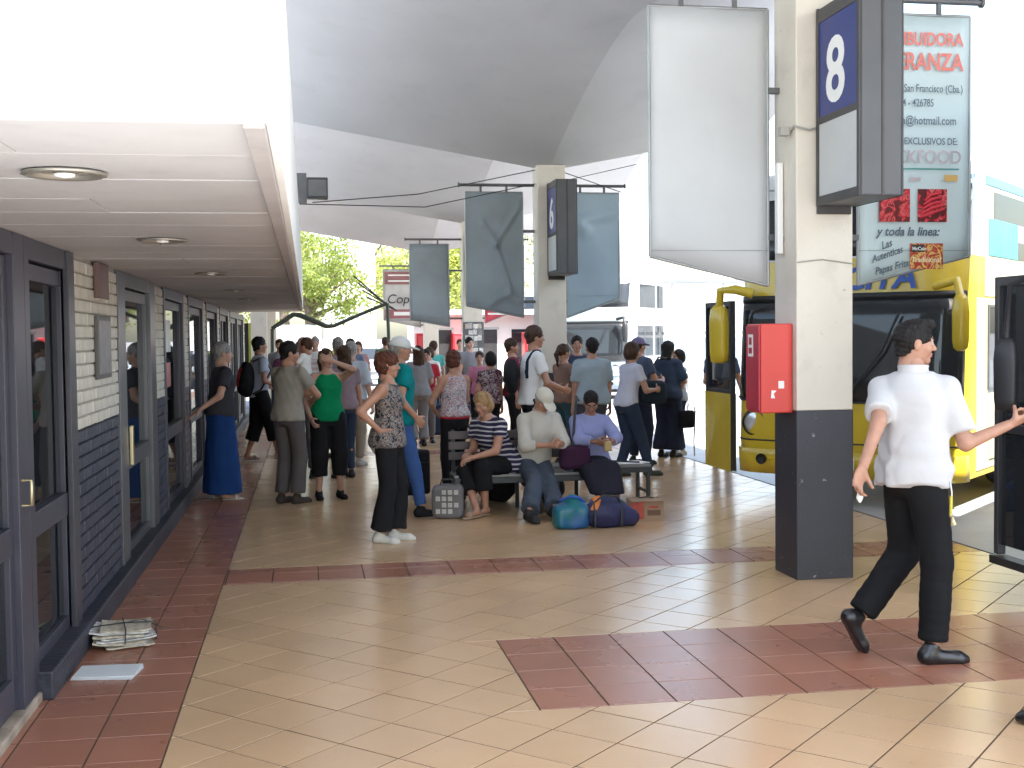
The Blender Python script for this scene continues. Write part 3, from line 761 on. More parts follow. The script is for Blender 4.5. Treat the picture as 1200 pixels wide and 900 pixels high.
def mkmesh(name, pieces, mats):
    """pieces: (V, quads, material index or array)"""
    V = np.concatenate([p[0] for p in pieces]); off = 0; Q = []; Mi = []
    for v, q, m in pieces:
        Q.append(q+off); off += len(v); Mi.append(np.full(len(q), m) if np.isscalar(m) else m)
    Q = np.concatenate(Q); Mi = np.concatenate(Mi).astype(np.int32)
    me = bpy.data.meshes.new(name)
    me.vertices.add(len(V)); me.vertices.foreach_set('co', V.astype(f32).ravel())
    me.loops.add(len(Q)*4); me.loops.foreach_set('vertex_index', Q.astype(np.int32).ravel())
    me.polygons.add(len(Q)); me.polygons.foreach_set('loop_start', np.arange(len(Q), dtype=np.int32)*4)
    me.polygons.foreach_set('material_index', Mi); me.polygons.foreach_set('use_smooth', np.ones(len(Q), bool))
    for m in mats: me.materials.append(m)
    me.update(calc_edges=True); me.validate()
    return me
def sdfmesh(name, lo, hi, h, fn, m):
    g = Grid(lo, hi, h); v, q = nets(fn(g), g); return mkmesh(name, [(v, q, 0)], [m])
def nrm(v): v = np.array(v, float); return v/(np.linalg.norm(v)+1e-9)
def ik(a, b, l1, l2, hint):
    a = np.array(a, float); b = np.array(b, float); d = b-a; D = np.linalg.norm(d)
    if D > (l1+l2)*.999: b = a+d/D*(l1+l2)*.999; d = b-a; D = np.linalg.norm(d)
    u = d/D; x = (l1*l1-l2*l2+D*D)/(2*D); hh = math.sqrt(max(l1*l1-x*x, 0)); n = np.array(hint, float); n = nrm(n-u*(n@u))
    return a+u*x+n*hh, b
def rotm(yaw_, pitch_=0., roll_=0.):
    """yaw to the left (ccw), pitch down positive"""
    c, s = cos(yaw_), sin(yaw_); Z = np.array([[c, -s, 0], [s, c, 0], [0, 0, 1]])
    c, s = cos(-pitch_), sin(-pitch_); X = np.array([[1, 0, 0], [0, c, -s], [0, s, c]])
    c, s = cos(roll_), sin(roll_); Y = np.array([[c, 0, s], [0, 1, 0], [-s, 0, c]])
    return Z@X@Y

# a hand: wrist at 0, fingers along +Z, palm to +Y, thumb to +X
HANDS = {}
def hand(pose, h):
    key = (pose, h)
    if key in HANDS: return HANDS[key]
    g = Grid((-.065, -.03, -.03), (.1, .115, .21), h)
    F = smin(ell(g, (0, 0, .052), (.042, .0165, .056)), seg(g, (0, 0, -.03), (0, 0, .02), .026, .024, ((0, 1, 0), 1.25)), .02)
    cu = {'relax': (22, 30, 22), 'grip': (62, 80, 45), 'flat': (6, 8, 5), 'fist': (80, 95, 50)}[pose]
    for i, (x, l) in enumerate(((.029, .072), (.0098, .080), (-.0098, .075), (-.028, .060))):
        p = np.array((x, 0, .092-.004*abs(i-1.3))); a = 0; sp = (1.2-i)*.05 if pose != 'grip' else 0
        for j, (fr, c_) in enumerate(zip((.45, .32, .27), cu)):
            a += R_(c_+2*i*(1 if j else 0)); q = p+np.array((sin(sp)*cos(a), sin(a), cos(a)))*l*fr
            rr = [.0092, .0084, .0076, .0066]
            F = smin(F, seg(g, p, q, rr[j], rr[j+1]), .006 if j else .009); p = q
    th = {'relax': ((.7, .35, .62), (.45, .55, .7)), 'grip': ((.55, .75, .45), (-.25, .85, .45)), 'flat': ((.85, .15, .5), (.7, .2, .68)), 'fist': ((.5, .8, .4), (-.45, .8, .4))}[pose]
    p = np.array((.026, .004, .028)); q = p+nrm(th[0])*.042; r = q+nrm(th[1])*.034
    F = smin(F, seg(g, p, q, .0145, .0105), .014); F = smin(F, seg(g, q, r, .0105, .0085), .005)
    HANDS[key] = nets(F, g); return HANDS[key]
def ballmesh(r, n=5):
    V = []; Q = []
    for ax in range(3):
        for s_ in (-1, 1):
            base = len(V)
            for i in range(n+1):
                for j in range(n+1):
                    p = [0, 0, 0]; p[ax] = s_; p[(ax+1) % 3] = (2*i/n-1)*s_; p[(ax+2) % 3] = 2*j/n-1; V.append(nrm(p)*r)
            for i in range(n):
                for j in range(n):
                    a = base+i*(n+1)+j; Q.append((a, a+n+1, a+n+2, a+1))
    return np.array(V), np.array(Q)

SKIN = {
    'fair': mat('skin_fair', (.50, .29, .21), .5, var=.08, vscale=20), 'tan': mat('skin_tan', (.42, .215, .14), .5, var=.08, vscale=20),
    'brown': mat('skin_brown', (.28, .135, .085), .5, var=.08, vscale=20)}
m_lip = mat('lips', (.36, .12, .11), .4); m_eyew = mat('eye_white', (.42, .39, .36), .3, var=.02); m_iris = mat('eye_dark', (.025, .015, .01), .15)
HAIR = {'black': mat('hair_black', (.014, .011, .010), .62, var=.4, vscale=60, bump=.8, bscale=140, stretch=(1, 1, .25)),
        'brown': mat('hair_brown', (.06, .032, .02), .62, var=.35, vscale=50, bump=.8, bscale=140, stretch=(1, 1, .25)),
        'red': mat('hair_auburn', (.10, .035, .022), .62, var=.35, vscale=50, bump=.8, bscale=140, stretch=(1, 1, .25)),
        'blonde': mat('hair_blonde', (.34, .21, .10), .62, var=.3, vscale=40, bump=.8, bscale=130, stretch=(1, 1, .25)),
        'grey': mat('hair_grey', (.26, .25, .24), .5, var=.3, vscale=40, bump=.8, bscale=130, stretch=(1, 1, .25))}
for m_ in HAIR.values(): m_.node_tree.nodes['Principled BSDF'].inputs['Specular IOR Level'].default_value = .22
def cloth(name, c, rough=.85, **k): return mat('cloth_'+name, c, rough, spec=.2, var=k.pop('var', .07), vscale=k.pop('vscale', 6), bump=k.pop('bump', .9), bscale=k.pop('bscale', 11), **k)

def head_sdf(g, female, age=0):
    F = smin(ell(g, (0, -.012, .028), (.074, .094, .090)), ell(g, (0, .024, -.038), (.056 if female else .060, .062, .072)), .035)
    F = smin(F, ell(g, (0, .066, -.087), (.026 if female else .031, .022, .02)), .022)
    F = smin(F, seg(g, (0, .090, .012), (0, .107, -.022), .007, .0125), .012)
    F = smin(F, seg(g, (-.011, .092, -.026), (.011, .092, -.026), .008, .008), .008)
    F = smin(F, seg(g, (-.034, .078, .026), (.034, .078, .026), .011, .011), .02)
    for s_ in (-1, 1):
        F = smin(F, ell(g, (s_*.045, .055, -.022), (.022, .024, .024)), .02)
        F = smax(F, -ell(g, (s_*.031, .094, .006), (.015, .009, .008)), .01)
        F = smin(F, ell(g, (s_*.076, -.008, -.008), (.010, .02, .031)), .008)
    F = smin(F, ell(g, (0, .088, -.050), (.022, .011, .0055)), .006)
    F = smin(F, ell(g, (0, .086, -.062), (.020, .011, .0065)), .006)
    return smin(F, seg(g, (0, -.020, -.06), (0, -.030, -.118), .049, .047), .03)
def hair_sdf(g, style, seed):
    n = folds(g, seed, .0055, (55, 55, 40))
    cr = ell(g, (0, -.016, .040), (.086, .105, .100))
    face = ell(g, (0, .110, -.020), (.066, .074, .094))+n*1.8
    nape = seg(g, (0, -.030, -.01), (0, -.040, -.068), .059, .055)
    if style in ('short', 'fringe'): cr = smin(cr, nape, .03)
    if style == 'short': F = smax(smax(cr, -face, .012), -(g.z+f32(.035)-g.y*f32(.5)+0*g.x)+n, .012); F = smax(F, -ell(g, (.082, .01, -.04), (.03, .034, .045)), .01); F = smax(F, -ell(g, (-.082, .01, -.04), (.03, .034, .045)), .01)
    elif style == 'crop':
        cr = smin(ell(g, (0, -.014, .032), (.0795, .100, .094)), ell(g, (0, .035, .098), (.058, .066, .032)), .02)
        cr = smin(cr, ell(g, (0, .072, .106), (.042, .026, .026)), .02); cr = smin(cr, nape-f32(-.002), .03)+folds(g, 3, .003, (90, 90, 60))
        F = smax(smax(cr, -ell(g, (0, .115, -.030), (.07, .068, .092)), .01), -(g.z+f32(.038)-g.y*f32(.5)+0*g.x), .01)
        for s_ in (-1, 1): F = smax(F, -ell(g, (s_*.085, .012, -.045), (.03, .036, .045)), .01)
    elif style == 'bob':
        b = smin(cr, ell(g, (0, -.035, -.02), (.098, .088, .098)), .03); F = smax(b, -face, .012); F = smax(F, -(g.z+f32(.115)+0*g.x+0*g.y), .02)
    elif style == 'puff':
        b = smin(ell(g, (0, -.016, .045), (.095, .108, .098)), ell(g, (0, -.04, -.015), (.088, .078, .075)), .03); F = smax(b, -ell(g, (0, .110, -.040), (.066, .076, .092)), .012); F = F+n*1.3
    elif style == 'long':
        b = smin(cr, loft(g, (0, -.05, -.34), (0, 0, 1), .4, (1, 0, 0), (1, 0, 0), [(0, .085, .035, 0), (.5, .105, .055, 0), (1, .088, .08, .02)]), .05); F = smax(b, -face, .012)
    elif style == 'pony':
        b = smin(smax(cr, -(g.z+f32(.045)-g.y*f32(.4)+0*g.x), .01), seg(g, (0, -.11, .05), (0, -.145, -.02), .028, .034), .02)
        b = smin(b, seg(g, (0, -.145, -.02), (0, -.115, -.19), .034, .016), .015); F = smax(b, -face, .012)
    elif style == 'fringe':     # grey ring of hair round a bald crown
        F = smax(smax(cr, -face, .012), -(g.z+f32(.04)-g.y*f32(.4)+0*g.x), .01); F = smax(F, ell(g, (0, .02, .1), (.1, .12, .075))*-1, .01)
    return F+n
def cap_sdf(g):
    c = ell(g, (0, -.012, .040), (.089, .108, .090)); inner = (f32(.022)-g.z-g.y*f32(.12)+0*g.x)
    c = smax(c, inner, .006)
    b = ell(g, (0, .115, .026), (.070, .085, .011), rotm(0, .22)); b = smax(b, -(g.y-f32(.06)+0*g.x+0*g.z), .01)
    return smin(smin(c, b, .01), ell(g, (0, -.012, .131), (.010, .010, .006)), .004)

NP = 0
def person(label, loc, rz, H=1.7, sex='m', fat=1., zp=.952, lean=(0, 0), twist=0, head=(0, 0), ankles=None, toes=(6, -6), heel=(0, 0), wrists=None, elbow=((-.5, -1, -.2), (.5, -1, -.2)),
           hands=('relax', 'relax'), palms=None, skin='fair', hair=('short', 'brown'), cap=None, top=None, bottom=None, shoe=None, group=None, res=.014, hres=.0075, knee=((0, 1, 0), (0, 1, 0)),
           world=None, category='person', headscale=1., sleeve_folds=None, extra=None, belly=0., shwid=1., shh=.895):
    """ankles/wrists are ((left xyz), (right xyz)) in the body's own frame: +Y forward, +X its right, metres for a 1.75 m person"""
    global NP; NP += 1; seed = NP*13
    s = H/1.75; fem = sex == 'f'
    T = thing('person', label, category, (loc[0], loc[1], loc[2] if len(loc) == 3 else 0), R_(rz), group)
    def tolocal(p):
        d = np.array(p, float)-np.array([loc[0], loc[1], loc[2] if len(loc) == 3 else 0]); a = -R_(rz)
        return np.array([cos(a)*d[0]-sin(a)*d[1], sin(a)*d[0]+cos(a)*d[1], d[2]])
    if world:       # joints given in the place's own metres
        wl = {k: [tolocal(p)/s for p in v] for k, v in world.items()}
        ankles = wl.get('ankles', ankles); wrists = wl.get('wrists', wrists)
    ankles = ankles or ((-.095, -.02, .085), (.095, .02, .085))
    wrists = wrists or ((-.25, .03, .84), (.25, .03, .84))
    fwd, side = R_(lean[0]), R_(lean[1])
    d = nrm((sin(side), sin(fwd), cos(fwd)*cos(side)))
    pel = np.array((0, 0, zp))*s
    e0 = np.array((1., 0, 0)); tw = R_(twist); e1 = np.array((cos(tw), sin(tw), 0)); e1 = nrm(e1-d*(e1@d)); e0 = nrm(e0-d*(e0@d)*.6)
    f1 = np.cross(d, e1)      # chest forward... d x lateral
    L = .50*s; shw = (.165 if fem else .182)*s*(1+.25*(fat-1))*shwid
    sh = [pel+d*L*shh-e1*shw, pel+d*L*shh+e1*shw]
    hip = [pel+np.array((-.088*s*fat, 0, -.015*s)), pel+np.array((.088*s*fat, 0, -.015*s))]
    an = [np.array(a, float)*s for a in ankles]; kn = []
    for i in range(2):
        k, a = ik(hip[i], an[i], .435*s, .425*s, np.array(knee[i], float)+np.array((.0+(-.08 if i == 0 else .08), 0, 0))); kn.append(k); an[i] = a
    el, wr = [], []
    for i in range(2):
        e, w = ik(sh[i], np.array(wrists[i], float)*s, .285*s, .25*s, elbow[i]); el.append(e); wr.append(w)
    hyaw, hp = R_(head[0]), R_(head[1])
    nb = pel+d*L*1.04; hd_ = nrm(d*.75+np.array((0, 0, .5))+np.array((-sin(hyaw)*sin(hp), cos(hyaw)*sin(hp), 0))*.7); hc = nb+hd_*.146*s*(.55+.45*headscale)
    Rh = rotm(hyaw, hp); hs = s*headscale*.98
    toP = lambda V: V@Rh.T*hs+hc
    # ---- tables
    if fem: tab = [(-.22, .115, .10, 0), (-.1, .165, .118, -.01), (.05, .172, .118, -.012), (.3, .142, .10, 0), (.45, .135, .098, .0), (.68, .152, .118, .018), (.83, .148, .10, .005), (.93, .115, .085, 0), (1.0, .075, .07, 0), (1.06, .055, .055, 0)]
    else: tab = [(-.22, .11, .10, 0), (-.1, .155, .118, -.008), (.05, .162, .115, -.005), (.3, .150, .108, .0), (.5, .158, .115, .005), (.70, .176, .122, .005), (.84, .165, .108, 0), (.93, .125, .088, 0), (1.0, .08, .072, 0), (1.06, .06, .06, 0)]
    tab = np.array(tab); bel = np.array([belly*math.exp(-((t-.3)/.25)**2) for t in tab[:, 0]])
    tab[:, 1] *= s*(1+(fat-1)*np.clip(1.2-tab[:, 0], .3, 1.2)); tab[:, 2] *= s*(1+(fat-1)*1.3*np.clip(1.15-tab[:, 0], .3, 1.2)); tab[:, 2] += bel*.5; tab[:, 3] = tab[:, 3]*s+bel*.5
    lo = np.min([*sh, *el, *wr, *kn, *an, *hip, hc, pel], 0)-.22*s; hi = np.max([*sh, *el, *wr, *kn, *an, *hip, hc, pel], 0)+.22*s
    lo[2] = 0
    af = .5+.5*fat
    # ---- body skin
    g = Grid(lo, hi, res)
    F = loft(g, pel, d, L, e0, e1, tab, -.006*s, False)
    F = smin(F, seg(g, pel+d*L*.93, nb+hd_*.08*s, .066*s, .050*s), .04*s)
    for i in range(2):
        F = smin(F, seg(g, nb-d*.02*s, sh[i]+d*.012*s, .046*s, .040*s), .03*s)
        A = smin(seg(g, sh[i], el[i], .050*s*af, .039*s*af), seg(g, el[i], wr[i], .039*s*af, .026*s), .015*s); F = smin(F, A, .04*s)
        B = smin(seg(g, hip[i], kn[i], .082*s*af, .052*s*af), seg(g, kn[i], kn[i]*.65+an[i]*.35+np.array((0, -.012, 0))*s, .050*s, .054*s*af), .02*s)
        B = smin(B, seg(g, kn[i]*.6+an[i]*.4, an[i], .050*s, .034*s), .02*s)
        F = smin(F, B, .03*s)
    # hands flow out of the wrists, feet out of the ankles
    feet = []
    for i in range(2):
        ty, hl = R_(toes[i]), R_(heel[i]); fd = np.array((-sin(ty)*cos(hl), cos(ty)*cos(hl), -sin(hl)))
        up = np.array((-sin(ty)*sin(hl), cos(ty)*sin(hl), cos(hl))); sd = np.cross(fd, up); ankp = an[i]
        hb = ankp-up*.060*s-fd*.035*s; tb = ankp-up*.068*s+fd*.135*s; feet.append((hb, tb, fd, up, sd))
        F = smin(F, seg(g, hb+up*.02*s, tb+up*.005*s, .030*s, .022*s), .03*s)
    v, q = nets(F, g); pieces = [(v, q, 0)]
    gh = Grid((-.10, -.125, -.15), (.10, .135, .135), hres)
    v, q = nets(head_sdf(gh, fem), gh); c = v[q].mean(1)
    mi = np.zeros(len(q), int); mi[(np.abs(c[:, 0]) < .021) & (c[:, 1] > .084) & (c[:, 2] > -.069) & (c[:, 2] < -.045)] = 1
    mi[(np.abs(c[:, 0]) > .013) & (np.abs(c[:, 0]) < .046) & (c[:, 1] > .07) & (c[:, 2] > .027-(.004 if hres < .006 else 0)) & (c[:, 2] < .036)] = 3
    pieces.append((toP(v), q, mi))
    bv, bq = ballmesh(.0115, 5)
    for sx in (-1, 1):
        vv = bv+np.array((sx*.031, .0775, .006)); cc = bv[bq].mean(1); m_ = np.where((cc[:, 1] > .0115*.80), 4, 2); pieces.append((toP(vv), bq, m_))
    hh = .0048 if res < .012 else .0058
    for i in range(2):
        fd = nrm(wr[i]-el[i]); pn = palms[i] if palms else ((1, .1, 0) if i == 0 else (-1, .1, 0))
        n = np.array(pn, float); n = nrm(n-fd*(n@fd)); xh = np.cross(n, fd)
        v, q = hand(hands[i], hh)
        if i == 1: v = v*np.array((-1, 1, 1)); q = q[:, ::-1]
        pieces.append((wr[i]+(v*.98*s)@np.array([xh, n, fd]), q, 0))
    me = mkmesh('body', pieces, [SKIN[skin], m_lip, m_eyew, HAIR[hair[1]] if hair else HAIR['brown'], m_iris]); put('body', me, T)
    # ---- hair and cap
    if hair and hair[0] != 'bald':
        st = hair[0]; lo2 = (-.125, -.19, -.38 if st == 'long' else (-.23 if st == 'pony' else -.15)); gg = Grid(lo2, (.125, .15, .16), .008 if hres > .006 else .006)
        Fh = hair_sdf(gg, st, seed)
        if cap is not None: Fh = smax(Fh, (gg.z-f32(.04)+0*gg.x+0*gg.y), .01)
        v, q = nets(Fh, gg); put('hair', mkmesh('hair', [(toP(v), q, 0)], [HAIR[hair[1]]]), T)
    if cap is not None:
        gg = Grid((-.12, -.14, -.01), (.12, .23, .15), .007); v, q = nets(cap_sdf(gg), gg); put('cap', mkmesh('cap', [(toP(v), q, 0)], [cap]), T)
    # ---- shoes
    kind_, sm = shoe or ('shoe', cloth('shoe_dark', (.03, .028, .027), .4))
    for i in range(2):
        hb, tb, fd, up, sd = feet[i]; gs = Grid(np.min([hb, tb], 0)-.075*s, np.max([hb, tb], 0)+.085*s, .007)
        mid = (hb+tb)/2; base = -((gs.x-f32(mid[0]))*f32(up[0])+(gs.y-f32(mid[1]))*f32(up[1])+(gs.z-f32(mid[2]))*f32(up[2]))-f32(.024*s)
        if kind_ == 'sandal':
            Fs = smax(smin(seg(gs, hb, tb, .034*s, .043*s, (sd, 1.0)), seg(gs, tb, tb+fd*.03*s, .043*s, .03*s), .02), base, .004)
            top_ = (gs.x-f32(mid[0]))*f32(up[0])+(gs.y-f32(mid[1]))*f32(up[1])+(gs.z-f32(mid[2]))*f32(up[2])+f32(.010*s); Fs = smax(Fs, top_, .004)
            st_ = tb-fd*.03*s; band = np.abs((gs.x-f32(st_[0]))*f32(fd[0])+(gs.y-f32(st_[1]))*f32(fd[1])+(gs.z-f32(st_[2]))*f32(fd[2]))-f32(.014)
            Fs = smin(Fs, smax(seg(gs, hb+up*.02*s, tb+up*.006*s, .034*s, .034*s), band, .004), .004)
        else:
            Fs = smin(seg(gs, hb+up*.012*s, tb, .040*s, .040*s), seg(gs, tb, tb+fd*.035*s-up*.006*s, .039*s, .028*s), .02)
            Fs = smin(Fs, seg(gs, hb+up*.015*s, an[i]-fd*.008*s+up*.0, .038*s, .040*s), .03); Fs = smax(Fs, base, .004)
        v, q = nets(Fs, gs); put('sandal' if kind_ == 'sandal' else 'shoe', mkmesh('shoe', [(v, q, 0)], [sm]), T)
    # ---- bottoms
    if bottom:
        k, bm = bottom['k'], bottom['m']; lz = bottom.get('loose', .016)*s
        wt = bottom.get('waist', .14)
        g = Grid(np.min([*kn, *an, pel, *hip], 0)-.19*s, np.max([*kn, *an, pel+d*.14*s, *hip], 0)+.19*s, res)
        ct = [r for r in tab if r[0] < wt]; wr_ = [np.interp(wt, tab[:, 0], tab[:, j]) for j in range(4)]; wr_[0] = wt
        F = loft(g, pel, d, L, e0, e1, [*ct, wr_], .004*s, True)
        if k in ('skirt', 'longskirt'):
            end = bottom.get('end', .42)*s
            if zp > .7:
                bt = bottom.get('flare', .2)*s; F2 = loft(g, (pel[0], pel[1], end), (0, 0, 1), pel[2]-end, e0, e0, [(0, bt, bt*.8, 0), (.5, (bt+.18*s)/2, (bt*.8+.14*s)/2, 0), (1, .178*s*fat, .128*s*fat, 0)]); F = smin(F, F2, .03)
            else:
                for i in range(2):
                    A = smin(seg(g, hip[i], kn[i], .105*s, .085*s), seg(g, kn[i], kn[i]*.3+an[i]*.7, .085*s, .09*s), .03*s); F = smin(F, A, .04*s)
                km = (kn[0]+kn[1])/2; am = (kn[0]+kn[1])*.15+(an[0]+an[1])*.35; F = smin(F, seg(g, km, am, .09*s, .10*s), .08*s); F = smin(F, seg(g, pel, km, .1*s, .08*s), .08*s)
            F = F+folds(g, seed, .006*s, (26, 26, 3))
            F = np.maximum(F, f32(end if zp > .7 else bottom.get('end', .2)*s)-g.z)
        else:
            fr = {'shorts': .0, 'capri': .55, 'trousers': .93}[k]; cut = []
            for i in range(2):
                kz = lz*1.15
                A = seg(g, hip[i], kn[i], (.086*s*af)+lz*.6, .056*s+lz*.9)
                if fr > 0:
                    ep = kn[i]+(an[i]-kn[i])*fr
                    wid = bottom.get('hem', .052)*s
                    A = smin(A, seg(g, kn[i], ep, .056*s+lz*.9, wid+lz*.3), .02*s); ax = nrm(an[i]-kn[i])
                    A = np.maximum(A, (g.x-f32(ep[0]))*f32(ax[0])+(g.y-f32(ep[1]))*f32(ax[1])+(g.z-f32(ep[2]))*f32(ax[2]))
                else:
                    ep = kn[i]+(kn[i]-hip[i])*.04; ax = nrm(kn[i]-hip[i]); A = seg(g, hip[i], ep, .086*s*af+lz, .074*s+lz)
                    A = np.maximum(A, (g.x-f32(ep[0]))*f32(ax[0])+(g.y-f32(ep[1]))*f32(ax[1])+(g.z-f32(ep[2]))*f32(ax[2])-f32(.005))
                cut.append(A)
            F = smin(F, smin(cut[0], cut[1], .022*s), .035*s)
            wf = bottom.get('fold', .0055); zz = (1.35-g.z/f32(.9*s))
            F = F+folds(g, seed, wf*s, (16, 16, 17))*np.clip(zz, .4, 1.3)
        v, q = nets(F, g); nm = {'shorts': 'shorts', 'capri': 'cropped_trousers', 'trousers': 'trousers'}.get(k, 'skirt')
        put(nm, mkmesh(nm, [(v, q, 0)], [bm]), T)
        if bottom.get('belt'):
            g = Grid(pel-.26*s, pel+.26*s, .009); w0 = [wt-.015, *[np.interp(wt, tab[:, 0], tab[:, j]) for j in (1, 2, 3)]]; w1 = list(w0); w1[0] = wt+.05
            v, q = nets(loft(g, pel, d, L, e0, e1, [w0, w1], .009*s), g); put('belt', mkmesh('belt', [(v, q, 0)], [bottom['belt']]), T)
    # ---- tops
    if top:
        hem = top.get('hem', -.05); sl = top.get('sleeve', .55); lz = top.get('loose', .012)*s; tr = top.get('res', res)
        g = Grid(np.min([*sh, *([*el, *wr] if sl > 0 else []), pel], 0)-.17*s-(.1*s if hem < -.1 else 0), np.max([*sh, *([*el, *wr] if sl > 0 else []), nb], 0)+.17*s, tr)
        rows = [r.copy() for r in tab if r[0] > hem]; r0 = [np.interp(hem, tab[:, 0], tab[:, j]) for j in range(4)]; r0[0] = hem; rows = [np.array(r0), *rows]
        for r in rows:
            fl_ = np.clip((.6-r[0])/.6, 0, 1.2)*top.get('flare', .012)*s; r[1] += fl_; r[2] += fl_
        neckcut = top.get('neck', 1.0 if sl > 0 else .9)
        rows = [r for r in rows if r[0] <= .95] + [np.array((1.03, .070*s, .070*s, 0))]
        F = loft(g, pel, d, L, e0, e1, rows, lz, True)
        if sl > 0:
            for i in range(2): F = smin(F, seg(g, nb-d*.035*s, sh[i]+d*.010*s, .050*s+lz*.4, .046*s+lz*.4), .03*s)
        for i in range(2):
            if sl <= 0:
                F = smin(F, seg(g, nb-d*.05*s+(e1 if i else -e1)*.07*s, sh[i]+(e1 if i == 0 else -e1)*.03*s+d*.01*s, .036*s, .030*s), .03*s); continue
            if sl <= 1:
                ep = sh[i]+(el[i]-sh[i])*sl; ax = nrm(el[i]-sh[i]); A = seg(g, sh[i], ep, .050*s*af+lz*.6, .048*s*af+lz*1.1)
                A = np.maximum(A, (g.x-f32(ep[0]))*f32(ax[0])+(g.y-f32(ep[1]))*f32(ax[1])+(g.z-f32(ep[2]))*f32(ax[2]))
            else:
                ep = el[i]+(wr[i]-el[i])*(sl-1); ax = nrm(wr[i]-el[i]); A = seg(g, el[i], ep, .044*s*af+lz*.8, .034*s+lz*.7)
                A = np.maximum(A, (g.x-f32(ep[0]))*f32(ax[0])+(g.y-f32(ep[1]))*f32(ax[1])+(g.z-f32(ep[2]))*f32(ax[2])); A = smin(A, seg(g, sh[i], el[i], .050*s*af+lz*.6, .045*s*af+lz), .02*s)
            F = smin(F, A, .03*s)
        nk = nb+d*.005*s
        if sl <= 0: F = smax(F, -ell(g, pel+d*L*1.06+f1*0, (.075*s, .095*s, .085*s)), .01)
        else: F = smax(F, -seg(g, nk-d*.004*s, nk+d*.2*s, .053*s, .060*s), .008)
        F = F+folds(g, seed+5, top.get('fold', .0062)*s, top.get('ff', (16, 16, 20)))
        if top.get('fn') is not None: F = top['fn'](g, F)
        v, q = nets(F, g)
        if top.get('straps'):
            for sx in (-1, 1):
                u_ = (g.x-f32(pel[0]))*f32(e1[0])+(g.y-f32(pel[1]))*f32(e1[1])+(g.z-f32(pel[2]))*f32(e1[2])-f32(sx*.105*s)
                low = (g.x-f32(pel[0]))*f32(d[0])+(g.y-f32(pel[1]))*f32(d[1])+(g.z-f32(pel[2]))*f32(d[2])
                Fs = np.maximum(np.maximum(F-f32(.009), np.abs(u_)-f32(.022)), f32(.22*s)-low); Fs = np.maximum(Fs, -(F+f32(.012)))
                vv, qq = nets(Fs, g); put('strap', mkmesh('strap', [(vv, qq, 0)], [top['straps']]), T)
        nm = top.get('name', 'shirt'); put(nm, mkmesh(nm, [(v, q, 0)], [top['m']]), T)
        if top.get('collar'):
            g = Grid(nk-.12*s, nk+.14*s, .006); cb = nb-d*.02*s
            Fc = loft(g, cb, d, .055*s, e1, e1, [(0, .088*s, .085*s, 0), (.6, .074*s, .078*s, -.006*s), (1, .078*s, .082*s, -.006*s)]); Fi = loft(g, cb-d*.1, d, .055*s, e1, e1, [(0, .07*s, .072*s, -.004*s), (4, .064*s, .068*s, -.006*s)])
            Fc = np.maximum(Fc, -Fi); v, q = nets(Fc, g); put('collar', mkmesh('collar', [(v, q, 0)], [top['m']]), T)
    if NP == 1: globals()['HERO'] = dict(pel=pel, sh=sh, el=el, wr=wr, kn=kn, an=an, hc=hc, T=T, d=d, e1=e1, hip=hip)
    return T
